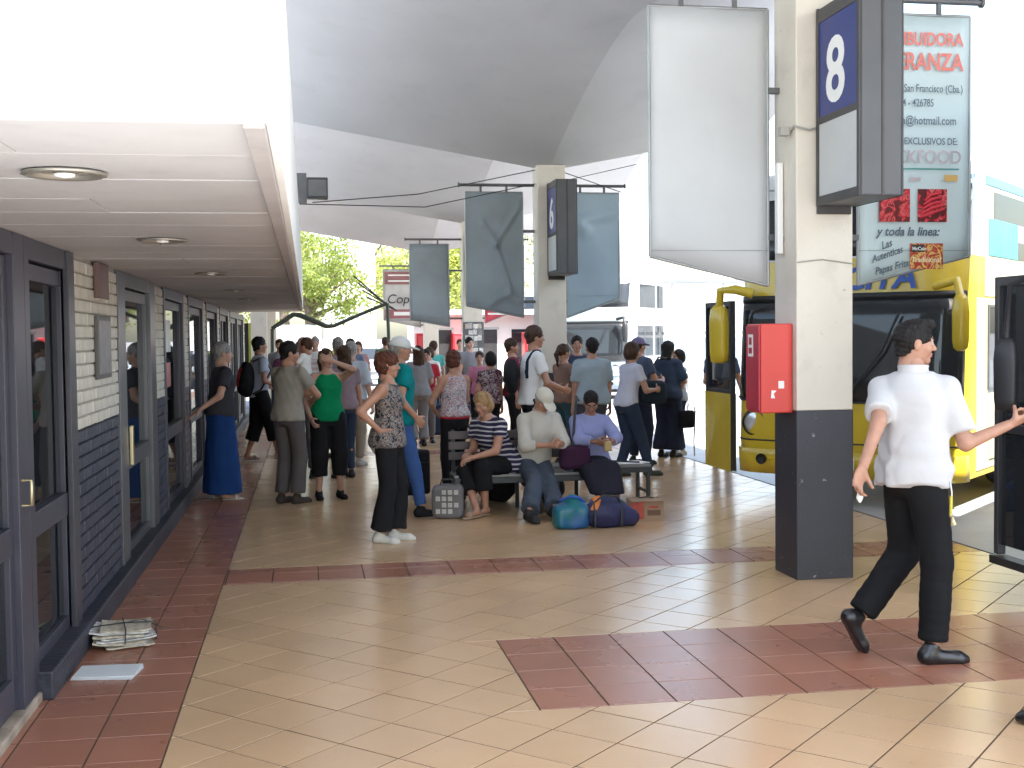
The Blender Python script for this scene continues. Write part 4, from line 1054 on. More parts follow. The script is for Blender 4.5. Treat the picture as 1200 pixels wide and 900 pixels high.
# ------------------------------------------------------------------ coaches parked herring-bone at the bays
m_tyre = mat('tyre', (.02, .02, .02), .8, bump=.3); m_rim = mat('rim', (.45, .45, .45), .4, metal=.6)
m_wind = glassmat('coach_glass', (.12, .14, .16), .25, .03, 1.55)
m_rub = mat('rubber_black', (.018, .018, .02), .5)
m_lamp = mat('headlamp', (.8, .8, .8), .1, metal=.5)
def coach(loc, rz, cb, cs, label, name_txt=None, door_txt=None, cmir=None, leafm=None, full=True, mo=(0, 0, 0, 1)):
    """front face at y=0 looking to -Y, length along +Y; x to the right of the picture"""
    t = thing('coach', label, 'coach', (*loc, -.02), R_(rz), 'coaches parked at the bays')
    w, L, rr = 1.13, 11.5, .28
    rake = [(.28, .06), (.6, .0), (1.0, .02), (2.0, .12), (2.4, .16), (3.1, .36), (3.3, .55), (3.38, .9)]
    def outline(off=0., z=0., side=True):
        y0 = np.interp(z, [r[0] for r in rake], [r[1] for r in rake]); p = []
        p.append((w+off, L))
        for k in range(0, 7): p.append((w+off, rr+.02+(L-rr-.5)*(1-k/6)**2+.0)) if k in (0, 3, 5) else None
        for k in range(7):
            a = pi/2*k/6; p.append((w-rr+(rr+off)*cos(a), rr-(rr+off)*sin(a)))
        for k in range(1, 6): p.append(((w-rr)*(1-2*k/6), -off-.05*sin(pi*k/6)))
        for k in range(7):
            a = pi/2*k/6; p.append((-(w-rr)-(rr+off)*sin(a), rr-(rr+off)*cos(a)))
        for k in (5, 3, 0): p.append((-w-off, rr+.02+(L-rr-.5)*(1-k/6)**2))
        p.append((-w-off, L))
        return [(x, y+y0*max(0, 1-max(y, 0)/1.2)) for x, y in p]
    n = len(outline())
    def skin(name, m, z0, z1, i0=0, i1=None, off=0., nz=5, zs=None, parent=t, thick=True):
        zs = zs or [z0+(z1-z0)*k/nz for k in range(nz+1)]; i1 = n if i1 is None else i1
        vs = []; k = i1-i0
        for z in zs: vs += [(x, y, z) for x, y in outline(off, z)[i0:i1]]
        fs = [(j*k+i, (j+1)*k+i, (j+1)*k+i+1, j*k+i+1) for j in range(len(zs)-1) for i in range(k-1)]
        mb = MB().add(vs, fs, True)
        if k == n: mb.add([vs[-k+i] for i in range(k)], [tuple(range(k))[::-1]]).add(vs[:k], [tuple(range(k))])
        o = mb.build(name, m, parent)
        if thick and k < n: s_ = o.modifiers.new('thick', 'SOLIDIFY'); s_.thickness = .012; s_.offset = -1
        return o
    skin('body', cb, .28, 3.38, zs=[.28, .32, .6, 1.0, 1.5, 2.0, 2.4, 2.8, 3.1, 3.25, 3.33, 3.38])
    iF0, iF1 = 5, n-5
    skin('upper_body', m_wht, 2.40, 3.38, 0, n, .004, zs=[2.40, 2.6, 2.8, 3.1, 3.25, 3.33, 3.384])
    skin('windscreen', m_wind, 1.02, 2.02, iF0, iF1, .012)
    skin('upper_windscreen', m_wind, 2.42, 3.16, iF0, iF1, .012)
    skin('bumper', cb, .27, .52, iF0-1, iF1+1, .03, 2)
    skin('seam', m_rub, .60, .615, iF0, iF1, .006, 1); skin('seam', m_rub, 1.0, 1.02, iF0, iF1, .014, 1); skin('visor', m_rub, 2.0, 2.06, iF0, iF1, .016, 1)
    # right-hand side in the picture: lockers, windows, pale livery
    y = .62
    part('side_livery', (w+.001, .62, .34), (w+.008, L, 2.0), cs, t); part('side_livery', (w+.001, .9, 2.02), (w+.008, L, 3.2), cs, t)
    for k in range(7):
        a = 1.0+k*1.45
        part('side_window', (w+.008, a, 1.12), (w+.014, a+1.3, 1.92), m_wind, t); part('upper_side_window', (w+.008, a+.2, 2.42), (w+.014, a+1.5 if k < 6 else a+1.3, 3.05), m_wind, t)
        part('locker_door', (w+.008, a+.03, .42), (w+.022, a+1.28, 1.0), cs, t, .006)
        MB().box((w+.014, a, 1.10), (w+.024, a+1.3, 1.125)).box((w+.014, a, 1.915), (w+.024, a+1.3, 1.94)).box((w+.014, a-.02, 1.10), (w+.024, a+.012, 1.94)).box((w+.014, a+.55, 1.12), (w+.022, a+.58, 1.92)).build('window_frame', m_frame2, t)
    if full:
        part('advert', (w+.009, 1.0, 2.42), (w+.016, 2.1, 2.78), mat('ad_cyan', (.08, .45, .55), .4), t); part('advert', (w+.009, 2.12, 2.60), (w+.016, 3.0, 2.78), mat('ad_pink', (.55, .25, .5), .4), t)
        part('roof_stripe', (w+.009, .9, 3.1), (w+.016, L, 3.19), mat('ad_blue', (.10, .30, .55), .4), t)
    for yy in (2.4, 8.6, 9.9):
        for sx in (-1, 1):
            wh = thing('wheel', None, None, (sx*(w-.16), yy, .5), parent=t)
            Mx = Matrix.Rotation(pi/2, 4, 'Y')
            MB().lathe([(.28, -.14), (.46, -.15), (.49, -.1), (.49, .1), (.46, .15), (.28, .14)], 28, Mx).build('tyre', m_tyre, wh)
            MB().lathe([(0, -.08*sx), (.1, -.12*sx), (.2, -.04*sx), (.28, -.1*sx)][::1], 20, Mx).lathe([(0, .08*sx), (.1, .14*sx), (.2, .05*sx), (.29, .13*sx)], 20, Mx).build('rim', m_rim, wh)
    for sx in (-1, 1):
        h_ = thing('headlight', None, None, (sx*.88, .045, .78), parent=t)
        MB().lathe([(.115, .02), (.11, -.02), (.10, -.03), (0, -.034)], 20, Matrix.Rotation(pi/2, 4, 'X') @ Matrix.Scale(-1, 4, (0, 0, 1))).build('lens', m_lamp, h_)
        MB().lathe([(.13, .01), (.135, -.035), (.115, -.04)], 20, Matrix.Rotation(-pi/2, 4, 'X')).build('ring', m_rub, h_)
        MB().lathe([(.055, .01), (.05, -.02), (0, -.025)], 14, Matrix.Translation((sx*.78, -.04, .42)) @ Matrix.Rotation(pi/2, 4, 'X')).build('fog_lamp', m_rub, t)
        MB().tube([(sx*.1, -.075, 1.04), (sx*.45, -.055, 1.5), (sx*.6, -.02, 1.85)], .012, 5).build('wiper', m_rub, t)
    part('number_plate', (-.2, -.105, .36), (.2, -.09, .47), m_white, t, .003)
    text('lettering', 'GKT 482', .085, m_black, t, (-.185, -.107, .385), bold=.001)
    if name_txt:
        text('lettering', name_txt, .30, mat('letter_blue', (.015, .07, .33), .4), t, (-.36, .075, 2.10), (pi/2-.13, 0, 0), .004, .009, 1.08, .18)
    # folding door leaf standing open on the left, glass above, paint below
    lf = thing('door_leaf', None, None, (-w-.03, .11, .0), R_(136), parent=t)
    lm = leafm or cb
    fr = MB().box((0, -.03, .26), (.045, .03, 2.02)).box((.74, -.03, .26), (.785, .03, 2.02)).box((.045, -.028, 1.96), (.74, .028, 2.02)).box((.045, -.028, 1.04), (.74, .028, 1.1))
    fr.build('leaf_frame', m_rub if leafm is None else leafm, lf, bev=.006)
    if leafm is None:
        part('lower_panel', (.0, -.034, .25), (.79, -.03, 1.06), lm, lf); part('lower_panel', (.0, .03, .25), (.79, .034, 1.06), lm, lf)
    else:
        part('lower_pane', (.045, -.01, .32), (.74, .0, 1.04), m_wind, lf); MB().box((.045, -.03, .5), (.74, -.012, .53)).box((.045, -.03, .8), (.74, -.012, .83)).box((0, -.05, .2), (.8, .05, .25)).build('rail', m_rub, lf)
    part('leaf_glass', (.045, -.012, 1.1), (.74, -.004, 1.96), m_wind, lf)
    if door_txt: text('lettering', door_txt, .17, mat('letter_silver', (.45, .42, .36), .4), lf, (.10, -.036, .72), (pi/2, 0, 0), .001, .003, 1.0)
    # big drooping mirror on an arm
    mi = thing('mirror', None, None, (0, 0, 0), parent=t)
    mc = cmir or cb
    mx_, my_, mz_ = -w-.12+mo[0], -.02+mo[1], mo[2]; mk_ = mo[3]
    MB().tube([(-w+.25, .0, 2.08), (-w+.08, -.06, 2.13), (mx_+.03, my_-.03, 2.12 if not mz_ else 1.95), (mx_, my_, 1.9+mz_)], [.05*mk_**3, .048*mk_**3, .045*mk_**3, .04*mk_**2], 10).build('arm', mc, mi)
    rows_ = ((1.38, .5), (1.40, .9), (1.48, 1), (1.80, 1.05), (1.93, .92), (1.98, .5))
    def rr_(a): c_, s_ = cos(a), sin(a); return (abs(c_)**.5*(1 if c_ > 0 else -1), abs(s_)**.5*(1 if s_ > 0 else -1))
    MB().add([(mx_+.088*mk_*rr_(a)[0]*s_, my_+.075*mk_*rr_(a)[1]*s_, 1.68+(z-1.68)*mk_+mz_) for z, s_ in rows_ for a in [2*pi*k/16 for k in range(16)]],
             [(j*16+k, j*16+(k+1) % 16, (j+1)*16+(k+1) % 16, (j+1)*16+k) for j in range(5) for k in range(16)]+[tuple(range(16))[::-1], tuple(80+k for k in range(16))], True).build('mirror_head', mc, mi)
    part('mirror_glass', (mx_-.07*mk_, my_+.072*mk_, 1.52+mz_), (mx_+.07*mk_, my_+.082*mk_, 1.82+mz_), m_steel, mi)
    MB().tube([(w-.2, .0, 2.10), (w+.02, -.08, 2.14), (w+.06, -.10, 1.98)], [.042, .04, .038], 10).build('arm', mc, mi)
    MB().add([(w+.06+.075*cos(a)*s_, -.10+.06*sin(a)*s_, z) for z, s_ in ((1.50, .4), (1.53, .85), (1.6, 1), (1.85, 1.05), (1.97, .9), (2.02, .5)) for a in [2*pi*k/12 for k in range(12)]],
             [(j*12+k, j*12+(k+1) % 12, (j+1)*12+(k+1) % 12, (j+1)*12+k) for j in range(5) for k in range(12)]+[tuple(range(12))[::-1], tuple(60+k for k in range(12))], True).build('mirror_head', mc, mi)
    return t
m_yel = mat('coach_yellow', (.62, .44, .03), .32, var=.04, coat=.4, dirt=.08); m_yel2 = mat('coach_cream', (.66, .62, .36), .35, var=.04, coat=.3, dirt=.06)
m_dkb = mat('coach_charcoal', (.035, .036, .042), .35, coat=.4); m_wht = mat('coach_white', (.6, .62, .64), .35, coat=.3); m_gb = mat('coach_grey_blue', (.22, .28, .34), .4, coat=.3)
coach((5.06, 10.96), -46, m_yel, m_yel2, 'yellow double-deck coach with blue lettering over its windscreen beside the nearest pillar', 'SACITA', 'XUBU')
coach((5.06, 5.33), -46, m_dkb, m_wht, 'dark coach at the right edge, only its open door leaf and black mirror in view', None, None, m_rub, m_dkb, False, (-.30, .16, -.26, .72))
coach((7.2, 31.0), -35, m_gb, m_wht, 'grey-blue coach far off behind the sky blue banner', None, None, m_rub, None, False)
coach((6.9, 41.0), -60, mat('coach_green', (.14, .17, .15), .4), m_wht, 'dull green coach far off behind the second pillar', None, None, m_rub, None, False)

# ------------------------------------------------------------------ back-to-back bench
bt = thing('bench', 'long dark metal back-to-back bench with slatted back rest and three sitters', 'bench', (1.32, 11.0, 0))
m_seat = mat('bench_seat', (.20, .20, .19), .25, var=.15, coat=.3, dirt=.2); m_leg = mat('bench_leg', (.035, .04, .042), .45, metal=.3)
for row, (x0, x1, y0, y1) in enumerate(((0, 1.56, 0, .42), (.1, 2.03, .50, .92))):
    for k in range(4):
        yy = y0+.02+k*(.095); part('seat_slat', (x0, yy, .352), (x1, yy+.088, .378), m_seat, bt, .004)
    MB().box((x0, y0-.015, .30), (x1, y0+.015, .352)).box((x0, y1-.015, .30), (x1, y1+.015, .352)).box((x1-.03, y0+.015, .302), (x1, y1-.015, .35)).box((x0, y0+.015, .302), (x0+.03, y1-.015, .35)).build('seat_frame', m_leg, bt, bev=.003)
    for x in (x0+.02, (x0+x1)/2, x1-.05):
        for yy in (y0, y1-.03): part('leg', (x, yy, 0), (x+.035, yy+.035, .30), m_leg, bt, .003)
        part('stretcher', (x+.005, y0+.035, .09), (x+.03, y1-.03, .115), m_leg, bt)
for k in range(3): part('back_slat', (0, .445, .48+k*.10), (1.3, .465, .555+k*.10), mat('bench_back', (.09, .07, .07), .5, var=.2), bt, .004)
for x in (.03, .65, 1.24): part('back_post', (x, .466, .0), (x+.035, .494, .77), m_leg, bt, .003)
t = thing('folded_papers', 'white sheets and a dark pen lying on the right end of the bench', 'papers', (3.12, 11.68, .380))
part('sheet', (-.2, -.14, 0), (.16, .12, .004), m_white, t); part('sheet', (-.12, -.16, .005), (.2, .08, .008), m_white, t, rot=(0, 0, .3)); MB().tube([(-.15, .1, .015), (.12, -.12, .015)], .008, 6).build('pen', m_black, t)

# ------------------------------------------------------------------ things on the floor
def blob(name, lo, hi, h, fn, m, parent): return put(name, sdfmesh(name, lo, hi, h, fn, m), parent)
t = thing('newspaper_bundle', 'bundle of folded newspapers tied with dark string on the red tiles', 'newspapers', (-1.02, 6.82, 0), R_(10))
m_np = mat('newsprint', (.52, .50, .47), .85, var=.35, vscale=28, bump=.3); m_np2 = mat('newsprint_warm', (.50, .44, .33), .85, var=.3, vscale=30)
for k in range(10):
    z = .004+k*.0095; a = random.uniform(-.16, .16); w_ = random.uniform(.125, .16); l_ = random.uniform(.20, .25)
    mb = MB(); n = 8
    top_ = [(-w_+2*w_*i/n, z+.009+.004*sin(3.1*i/n+k)+(.006 if i in (0, n) else 0)) for i in range(n+1)]; bot = [(x, zz-.0085) for x, zz in top_]
    ring = top_+bot[::-1]
    vs = [(x, y, zz) for y in (-l_*.62, l_*.62) for x, zz in ring]; nn = len(ring)
    mb.add(vs, [(i, i+1, nn+i+1, nn+i) for i in range(nn-1)]+[(nn-1, 0, nn, 2*nn-1)]+[tuple(range(nn))[::-1], tuple(range(nn, 2*nn))])
    mb.build('newspaper', m_np if k % 3 else m_np2, t, loc=(random.uniform(-.02, .02), random.uniform(-.02, .02), 0), rot=(0, 0, a))
MB().tube([(-.17, .0, .05), (-.165, .0, .105), (0, .005, .113), (.165, .01, .105), (.172, .01, .05), (.17, .01, .004)], .004, 5).tube([(.0, -.165, .03), (.005, -.155, .108), (.0, .0, .117), (.0, .155, .108), (0, .17, .03)], .004, 5).tube([(.01, 0, .115), (.1, .03, .118), (.22, .0, .06)], .003, 5).build('string', m_black, t)
t = thing('folded_paper', 'flat folded white paper lying on the red tiles before the newspaper bundle', 'paper', (-1.01, 6.20, 0.001), R_(-8))
for k in range(3): MB().box((-.15, -.11, k*.006), (.15, .11, k*.006+.005)).build('sheet', mat('paper_white', (.68, .70, .70), .7, var=.04), t, rot=(0, R_(random.uniform(-.6, .6)), R_(2.5*k)), bev=.002)
# checked bag
t = thing('checked_bag', 'grey and white checked carry bag standing on the floor left of the bench', 'bag', (1.25, 10.95, 0), R_(-12))
m_chk = mat('bag_fabric', (.16, .15, .15), .8, var=.2, bump=.4); 
blob('bag_body', (-.2, -.14, -.01), (.2, .14, .36), .008, lambda g: rbox(g, (0, 0, .155), (.145, .085, .155), .05)+folds(g, 3, .005), m_chk, t)
for ix in range(4):
    for iz in range(4):
        if (ix+iz) % 2 == 0 or ix in (1, 2):
            x = -.105+ix*.056; z = .05+iz*.058; yy = -.086
            MB().box((x, yy-.006, z), (x+.04, yy+.02, z+.042)).build('check_patch', mat('bag_patch', (.50, .48, .45), .8, var=.15), t, bev=.004)
MB().tube([(-.07, -.03, .29), (-.05, -.04, .36), (.05, -.04, .36), (.07, -.03, .29)], .008, 6).build('handle', m_black, t)
# teal sack, blue sack, navy holdall
t = thing('teal_bag', 'teal and blue plastic sack slumped at the feet of the man in the white cap', 'bag', (2.22, 10.12, 0))
blob('sack', (-.2, -.17, -.01), (.2, .17, .33), .009, lambda g: smax(smin(rbox(g, (0, 0, .10), (.15, .11, .11), .055), ell(g, (.02, 0, .235), (.07, .06, .06)), .07), -(g.z-f32(.003)+0*g.x+0*g.y), .01)+folds(g, 8, .009, (20, 20, 16)), mat('sack_teal', (.01, .16, .17), .35, col2=(.02, .10, .30), vscale=5, bump=.3), t)
MB().tube([(-.1, -.02, .24), (-.03, -.07, .28), (.06, -.07, .27), (.12, -.02, .22)], .012, 6).build('tie', mat('sack_blue', (.02, .10, .42), .4), t)
t = thing('navy_bag', 'navy holdall with an orange patch lying in front of the woman in lavender', 'bag', (2.55, 10.12, 0), R_(6))
blob('holdall', (-.3, -.18, -.01), (.32, .18, .32), .009, lambda g: smax(smin(ell(g, (-.02, 0, .12), (.22, .13, .15)), ell(g, (.16, .0, .07), (.13, .10, .09)), .05), -(g.z-f32(.003)+0*g.x+0*g.y), .01)+folds(g, 9, .005, (18, 18, 18)), mat('holdall_navy', (.022, .024, .085), .55, var=.2, bump=.4), t)
blob('orange_patch', (-.24, -.16, .1), (-.05, .1, .3), .006, lambda g: np.maximum(ell(g, (-.02, 0, .12), (.226, .136, .156))+folds(g, 9, .005, (18, 18, 18)), np.maximum(np.abs(g.x+f32(.14)-(g.z-f32(.2))*f32(.6))-f32(.028), f32(.16)-g.z)), mat('patch_orange', (.72, .22, .04), .5), t)
MB().tube([(-.15, -.06, .22), (-.08, -.11, .29), (.05, -.10, .27), (.1, -.06, .2)], .010, 6).build('handle', m_black, t)
MB().tube([(-.22, -.01, .195), (-.1, -.012, .262), (.05, -.01, .258), (.2, -.0, .155), (.27, 0, .09)], .0045, 5).build('zip', m_steel, t)
MB().tube([(-.16, -.12, .02), (-.16, -.125, .12), (-.15, -.06, .23)], .012, 6).build('side_strap', m_black, t); MB().tube([(.08, -.125, .02), (.08, -.13, .12), (.1, -.06, .22)], .012, 6).build('side_strap', m_black, t)
# carton
t = thing('carton', 'open-topped brown cardboard carton with red print right of the bench', 'box', (2.97, 10.42, 0), R_(-4))
m_card = mat('cardboard', (.36, .24, .16), .8, var=.1, bump=.2); m_cred = mat('carton_red', (.50, .09, .06), .6, var=.2, vscale=12)
part('wall_panel', (-.15, -.10, 0), (.15, -.094, .19), m_card, t); part('wall_panel', (-.15, .094, 0), (.15, .10, .19), m_card, t); part('wall_panel', (-.15, -.094, 0), (-.144, .094, .19), m_card, t); part('wall_panel', (.144, -.094, 0), (.15, .094, .19), m_card, t)
part('bottom', (-.144, -.094, .001), (.144, .094, .02), m_card, t); part('lid_flap', (-.145, -.13, .19), (.148, .0, .195), m_card, t, rot=(R_(4), 0, 0)); part('lid_flap', (-.145, .02, .19), (.148, .13, .195), m_card, t, rot=(R_(-6), 0, 0))
part('print_block', (-.148, -.1025, .02), (-.03, -.1005, .17), m_cred, t); part('print_block', (.0, -.1025, .05), (.12, -.1005, .10), mat('carton_dark', (.16, .09, .06), .7), t); MB().box((.01, -.1035, .115), (.1, -.1005, .135)).build('print_line', m_cred, t)
MB().tube([(-.06, -.02, .20), (.0, -.05, .215), (.07, -.03, .20), (.03, .01, .205), (-.06, -.02, .20)], .005, 5).build('tape', m_black, t)
# dark bags under and behind the bench
for (x, y, sx, sz, lab, c) in ((1.86, 11.95, .2, .16, 'black bag pushed under the left part of the bench', (.012, .012, .014)), (2.38, 11.85, .16, .15, 'dark rucksack under the middle of the bench', (.03, .03, .04))):
    t = thing('dark_bag', lab, 'bag', (x, y, 0))
    blob('bag_body', (-sx*1.3, -.2, -.01), (sx*1.3, .2, sz*2.3), .011, lambda g: smax(ell(g, (0, 0, sz*.9), (sx, .14, sz)), -(g.z-f32(.003)+0*g.x+0*g.y), .01)+folds(g, 12, .006), cloth('bag%d' % int(x*10), c, .7), t)
    MB().tube([(-.06, 0, sz*1.75), (0, 0, sz*2.1), (.06, 0, sz*1.75)], .01, 6).build('handle', m_black, t)
def trolley(loc, rz, label, c, hh=.5):
    t = thing('suitcase', label, 'suitcase', (*loc, 0), R_(rz)); m = cloth('case%d' % int(loc[0]*10), c, .6)
    part('shell', (-.16, -.11, .04), (.16, .11, hh), m, t, .03); part('pocket', (-.13, -.13, .08), (.13, -.11, hh-.12), m, t, .01)
    for sx in (-1, 1): MB().lathe([(0, -.012), (.03, -.012), (.03, .012), (0, .012)], 12, Matrix.Translation((sx*.12, .09, .03)) @ Matrix.Rotation(pi/2, 4, 'Y')).build('wheel', m_rub, t)
    MB().tube([(-.07, .08, hh), (-.07, .08, hh+.28), (.07, .08, hh+.28), (.07, .08, hh)], .009, 6).build('handle', m_iron, t); return t
trolley((2.10, 19.9), 10, 'dark blue suitcase with pulled-out handle behind the woman in grey', (.02, .03, .06), .55)
trolley((1.05, 12.4), 30, 'black suitcase standing behind the woman in the floral top', (.015, .015, .02), .5)
t = thing('backpack', 'red and black backpack worn by the young man in the pale blue shirt', 'backpack', (-.80, 16.66, 1.12), R_(-80))
blob('pack', (-.2, -.18, -.3), (.2, .14, .3), .012, lambda g: smin(ell(g, (0, -.02, 0), (.15, .11, .25)), ell(g, (0, -.09, -.08), (.11, .06, .13)), .04)+folds(g, 4, .004), cloth('pack_black', (.015, .015, .018), .7), t)
blob('front_panel', (-.16, -.2, -.2), (.16, .0, .22), .01, lambda g: np.maximum(smin(ell(g, (0, -.025, 0), (.15, .112, .25)), ell(g, (0, -.097, -.08), (.11, .06, .13)), .04)+folds(g, 4, .004), np.maximum(np.abs(g.x+0*g.z)-f32(.085), np.abs(g.z-f32(.03))-f32(.13))), cloth('pack_red', (.42, .03, .03), .7), t)
for sx in (-1, 1): MB().tube([(sx*.08, .05, .24), (sx*.1, .20, .30), (sx*.12, .30, .12), (sx*.12, .16, -.14), (sx*.08, .05, -.2)], .016, 6).build('strap', m_black, t)
t = thing('backpack', 'black backpack on the young man in the white ringer shirt', 'backpack', (2.22, 12.98, 1.22), R_(-85))
blob('pack', (-.2, -.18, -.3), (.2, .14, .3), .012, lambda g: ell(g, (0, -.02, 0), (.13, .09, .2))+folds(g, 4, .004), MATS['cloth_pack_black'], t)
part('top_handle', (-.03, .05, .19), (.03, .07, .21), m_black, t)
t = thing('carrier_bag', 'white plastic carrier bag hanging by the man in khaki trousers', 'bag', (.86, 14.9, .42))
blob('bag_body', (-.2, -.12, -.3), (.2, .12, .45), .011, lambda g: smin(ell(g, (0, 0, .0), (.13, .07, .22)), seg(g, (0, 0, .18), (0, 0, .38), .03, .012), .08)+folds(g, 14, .008, (20, 20, 12)), mat('plastic_white', (.62, .62, .63), .35), t)

# ------------------------------------------------------------------ people
K = lambda n, c, **k: cloth(n, c, **k)
blk = K('black', (.012, .012, .014)); navy = K('navy', (.02, .025, .05)); jean = K('denim', (.06, .10, .18), bump=.4); jean2 = K('denim_dark', (.03, .045, .08))
wt_ = K('white', (.72, .71, .70), var=.03); m_shoe_w = K('shoe_white', (.6, .58, .53), rough=.5); m_lthr = mat('leather_black', (.012, .011, .012), .28, spec=.6)
# conductor: seen from behind, striding right, hand stretched out
def herofold(g, F):
    u = g.x*f32(.80)-g.y*f32(.60)          # across the back
    low = np.clip((f32(1.42)-g.z)*f32(2.2), .12, 1.0)
    out = np.sin(u*f32(34)+f32(1.3)*np.sin(g.z*f32(6)+u*f32(5))+f32(.6))*f32(.0075)+np.sin(u*f32(61)+f32(2.0)*np.sin(g.z*f32(4.5)+f32(1))+g.z*f32(5))*f32(.0042)
    rg = lambda a, k: (f32(1)-np.abs(np.sin(a)))**k
    out = out+rg(u*f32(17)+f32(.9)*np.sin(g.z*f32(5)+f32(2))+f32(.4), 4)*f32(.013)+rg(u*f32(11)+g.z*f32(7)+f32(1.1)*np.sin(g.z*f32(9)), 5)*f32(.012)-rg(u*f32(23)-g.z*f32(4)+f32(1.5), 3)*f32(.006)
    out = out*low
    # cross pulls gathering above the belt and from the raised arm
    wv = np.exp(-((g.z-f32(1.02))/f32(.09))**2); out = out+wv*np.sin(g.z*f32(52)+u*f32(22)+f32(1.8)*np.sin(u*f32(14)))*f32(.0065)
    return F+out+folds(g, 21, .0035, (9, 9, 9))
H0 = (3.01, 5.63)
person('young conductor from behind in white shirt and black trousers, right arm outstretched', H0, -78, 1.73, 'm', .95, .955, (2, -3), 38, (-20, 4),
       world=dict(ankles=((2.795, 5.80, .185), (3.06, 5.53, .085)), wrists=((2.672, 5.50, 1.0), (3.43, 5.46, 1.195))), toes=(-2, -14), heel=(58, 0), knee=((0, 1, 0), (0, 1, 0)),
       elbow=((1, -.5, 0), (.1, -.4, -1)), hands=('relax', 'grip'), palms=((1, .2, 0), (-.2, .5, .6)), skin='tan', hair=('crop', 'black'),
       top=dict(m=K('conductor_white', (.54, .525, .52), var=.02, bump=.5, bscale=14), hem=-.12, sleeve=.80, loose=.024, flare=.034, fold=.003, ff=(10, 10, 30), res=.0085, fn=herofold, collar=True, name='shirt'),
       bottom=dict(k='trousers', m=K('conductor_black', (.010, .010, .011), bump=.3), loose=.030, hem=.064, fold=.005), shoe=('shoe', m_lthr), res=.0095, hres=.0042, shwid=.92, shh=.855)
HR = dict(HERO)
def hero_world(p):
    a = R_(-78); return Vector((cos(a)*p[0]-sin(a)*p[1]+H0[0], sin(a)*p[0]+cos(a)*p[1]+H0[1], p[2]))
t = thing('keyring', 'bunch of keys on a yellow lanyard hanging at the conductor\'s hip', 'keys', hero_world(HR['hip'][1])+Vector((.045, -.155, -.0)))
MB().tube([(0, 0, 0), (.003, -.012, -.05), (.002, -.012, -.1)], .005, 6).build('clip_strap', m_steel, t); MB().tube([(.0, -.012, -.07), (-.002, -.013, -.16)], .008, 6).build('yellow_tag', mat('lanyard_yellow', (.55, .47, .06), .5), t)
for k in range(4): MB().box((-.006, -.002, -.05), (.006, .001, 0)).lathe([(.004, -.002), (.011, -.002), (.011, .002), (.004, .002)], 10, Matrix.Rotation(pi/2, 4, 'X')).build('key', m_brass, t, loc=(.002*k, -.014, -.165), rot=(0, R_(-25+18*k), R_(20*k)))
t = thing('paper_slip', 'crumpled white slip in the conductor\'s lowered hand', 'paper', hero_world(HR['wr'][0])+Vector((-.02, -.01, -.125)))
blob('slip', (-.03, -.03, -.06), (.03, .03, .04), .004, lambda g: ell(g, (0, 0, -.01), (.016, .009, .04))+folds(g, 2, .003, (60, 60, 60)), m_white, t)
# the one whose hand he takes, mostly past the right edge
person('person in red top at the right edge of the picture shaking the conductor\'s hand', (3.98, 5.42), 95, 1.7, 'm', 1., .952, (0, 0), 0, (0, 0),
       world=dict(wrists=((3.95, 5.10, .9), (3.62, 5.47, 1.165)), ankles=((3.92, 5.30, .085), (3.97, 5.55, .085))), hands=('relax', 'grip'), palms=((1, .1, 0), (-.6, .2, .3)), skin='tan', hair=('short', 'black'),
       top=dict(m=K('red_shirt', (.42, .02, .03)), hem=-.1, sleeve=.55, loose=.015), bottom=dict(k='trousers', m=jean), shoe=('shoe', m_shoe_w), res=.015)
person('person at the lower right corner of whom only a shoe tip shows', (3.16, 4.30), 60, 1.7, 'm', 1., .952, world=dict(ankles=((3.28, 4.12, .085), (3.08, 4.50, .085))), top=dict(m=navy, hem=-.1, sleeve=.55), bottom=dict(k='trousers', m=blk), shoe=('shoe', m_lthr), hair=('short', 'black'), res=.018)
# woman in floral top
m_floral = patmat('floral_print', 'print', [(.03, .03, .035), (.30, .28, .27), (.06, .06, .065), (.42, .30, .24), (.04, .04, .045)], 26)
person('woman in sleeveless floral print top and black trousers, hands on hips, white shoes', (.64, 9.80), -112, 1.55, 'f', 1.02, .952, (0, 0), 0, (10, 2), ankles=((-.09, .02, .085), (.10, -.06, .085)),
       wrists=((-.20, -.03, 1.04), (.20, -.02, 1.04)), elbow=((-.8, -1, -.2), (.8, -1, -.2)), hands=('flat', 'flat'), palms=((1, .1, .1), (-1, .1, .1)), skin='tan', hair=('puff', 'red'),
       top=dict(m=m_floral, hem=-.16, sleeve=0, loose=.014, flare=.03, name='top'), bottom=dict(k='trousers', m=blk, loose=.03, hem=.095), shoe=('shoe', m_shoe_w), res=.0115, hres=.0055)
person('man in white cap, teal T-shirt and jeans standing behind the woman in the floral top', (.80, 11.05), -75, 1.68, 'm', 1.1, .952, (4, 0), 0, (-10, 5), wrists=((-.26, .02, .98), (.26, .1, .98)), elbow=((-.7, -1, 0), (.5, -1, 0)), ankles=((-.12, -.1, .085), (.12, .2, .085)),
       skin='tan', hair=('short', 'grey'), cap=K('cap_white', (.62, .63, .62)), top=dict(m=K('teal', (.0, .19, .20)), hem=-.1, sleeve=.6, loose=.02), bottom=dict(k='trousers', m=K('denim_blue', (.04, .09, .25)), loose=.02), shoe=('shoe', blk), res=.014)
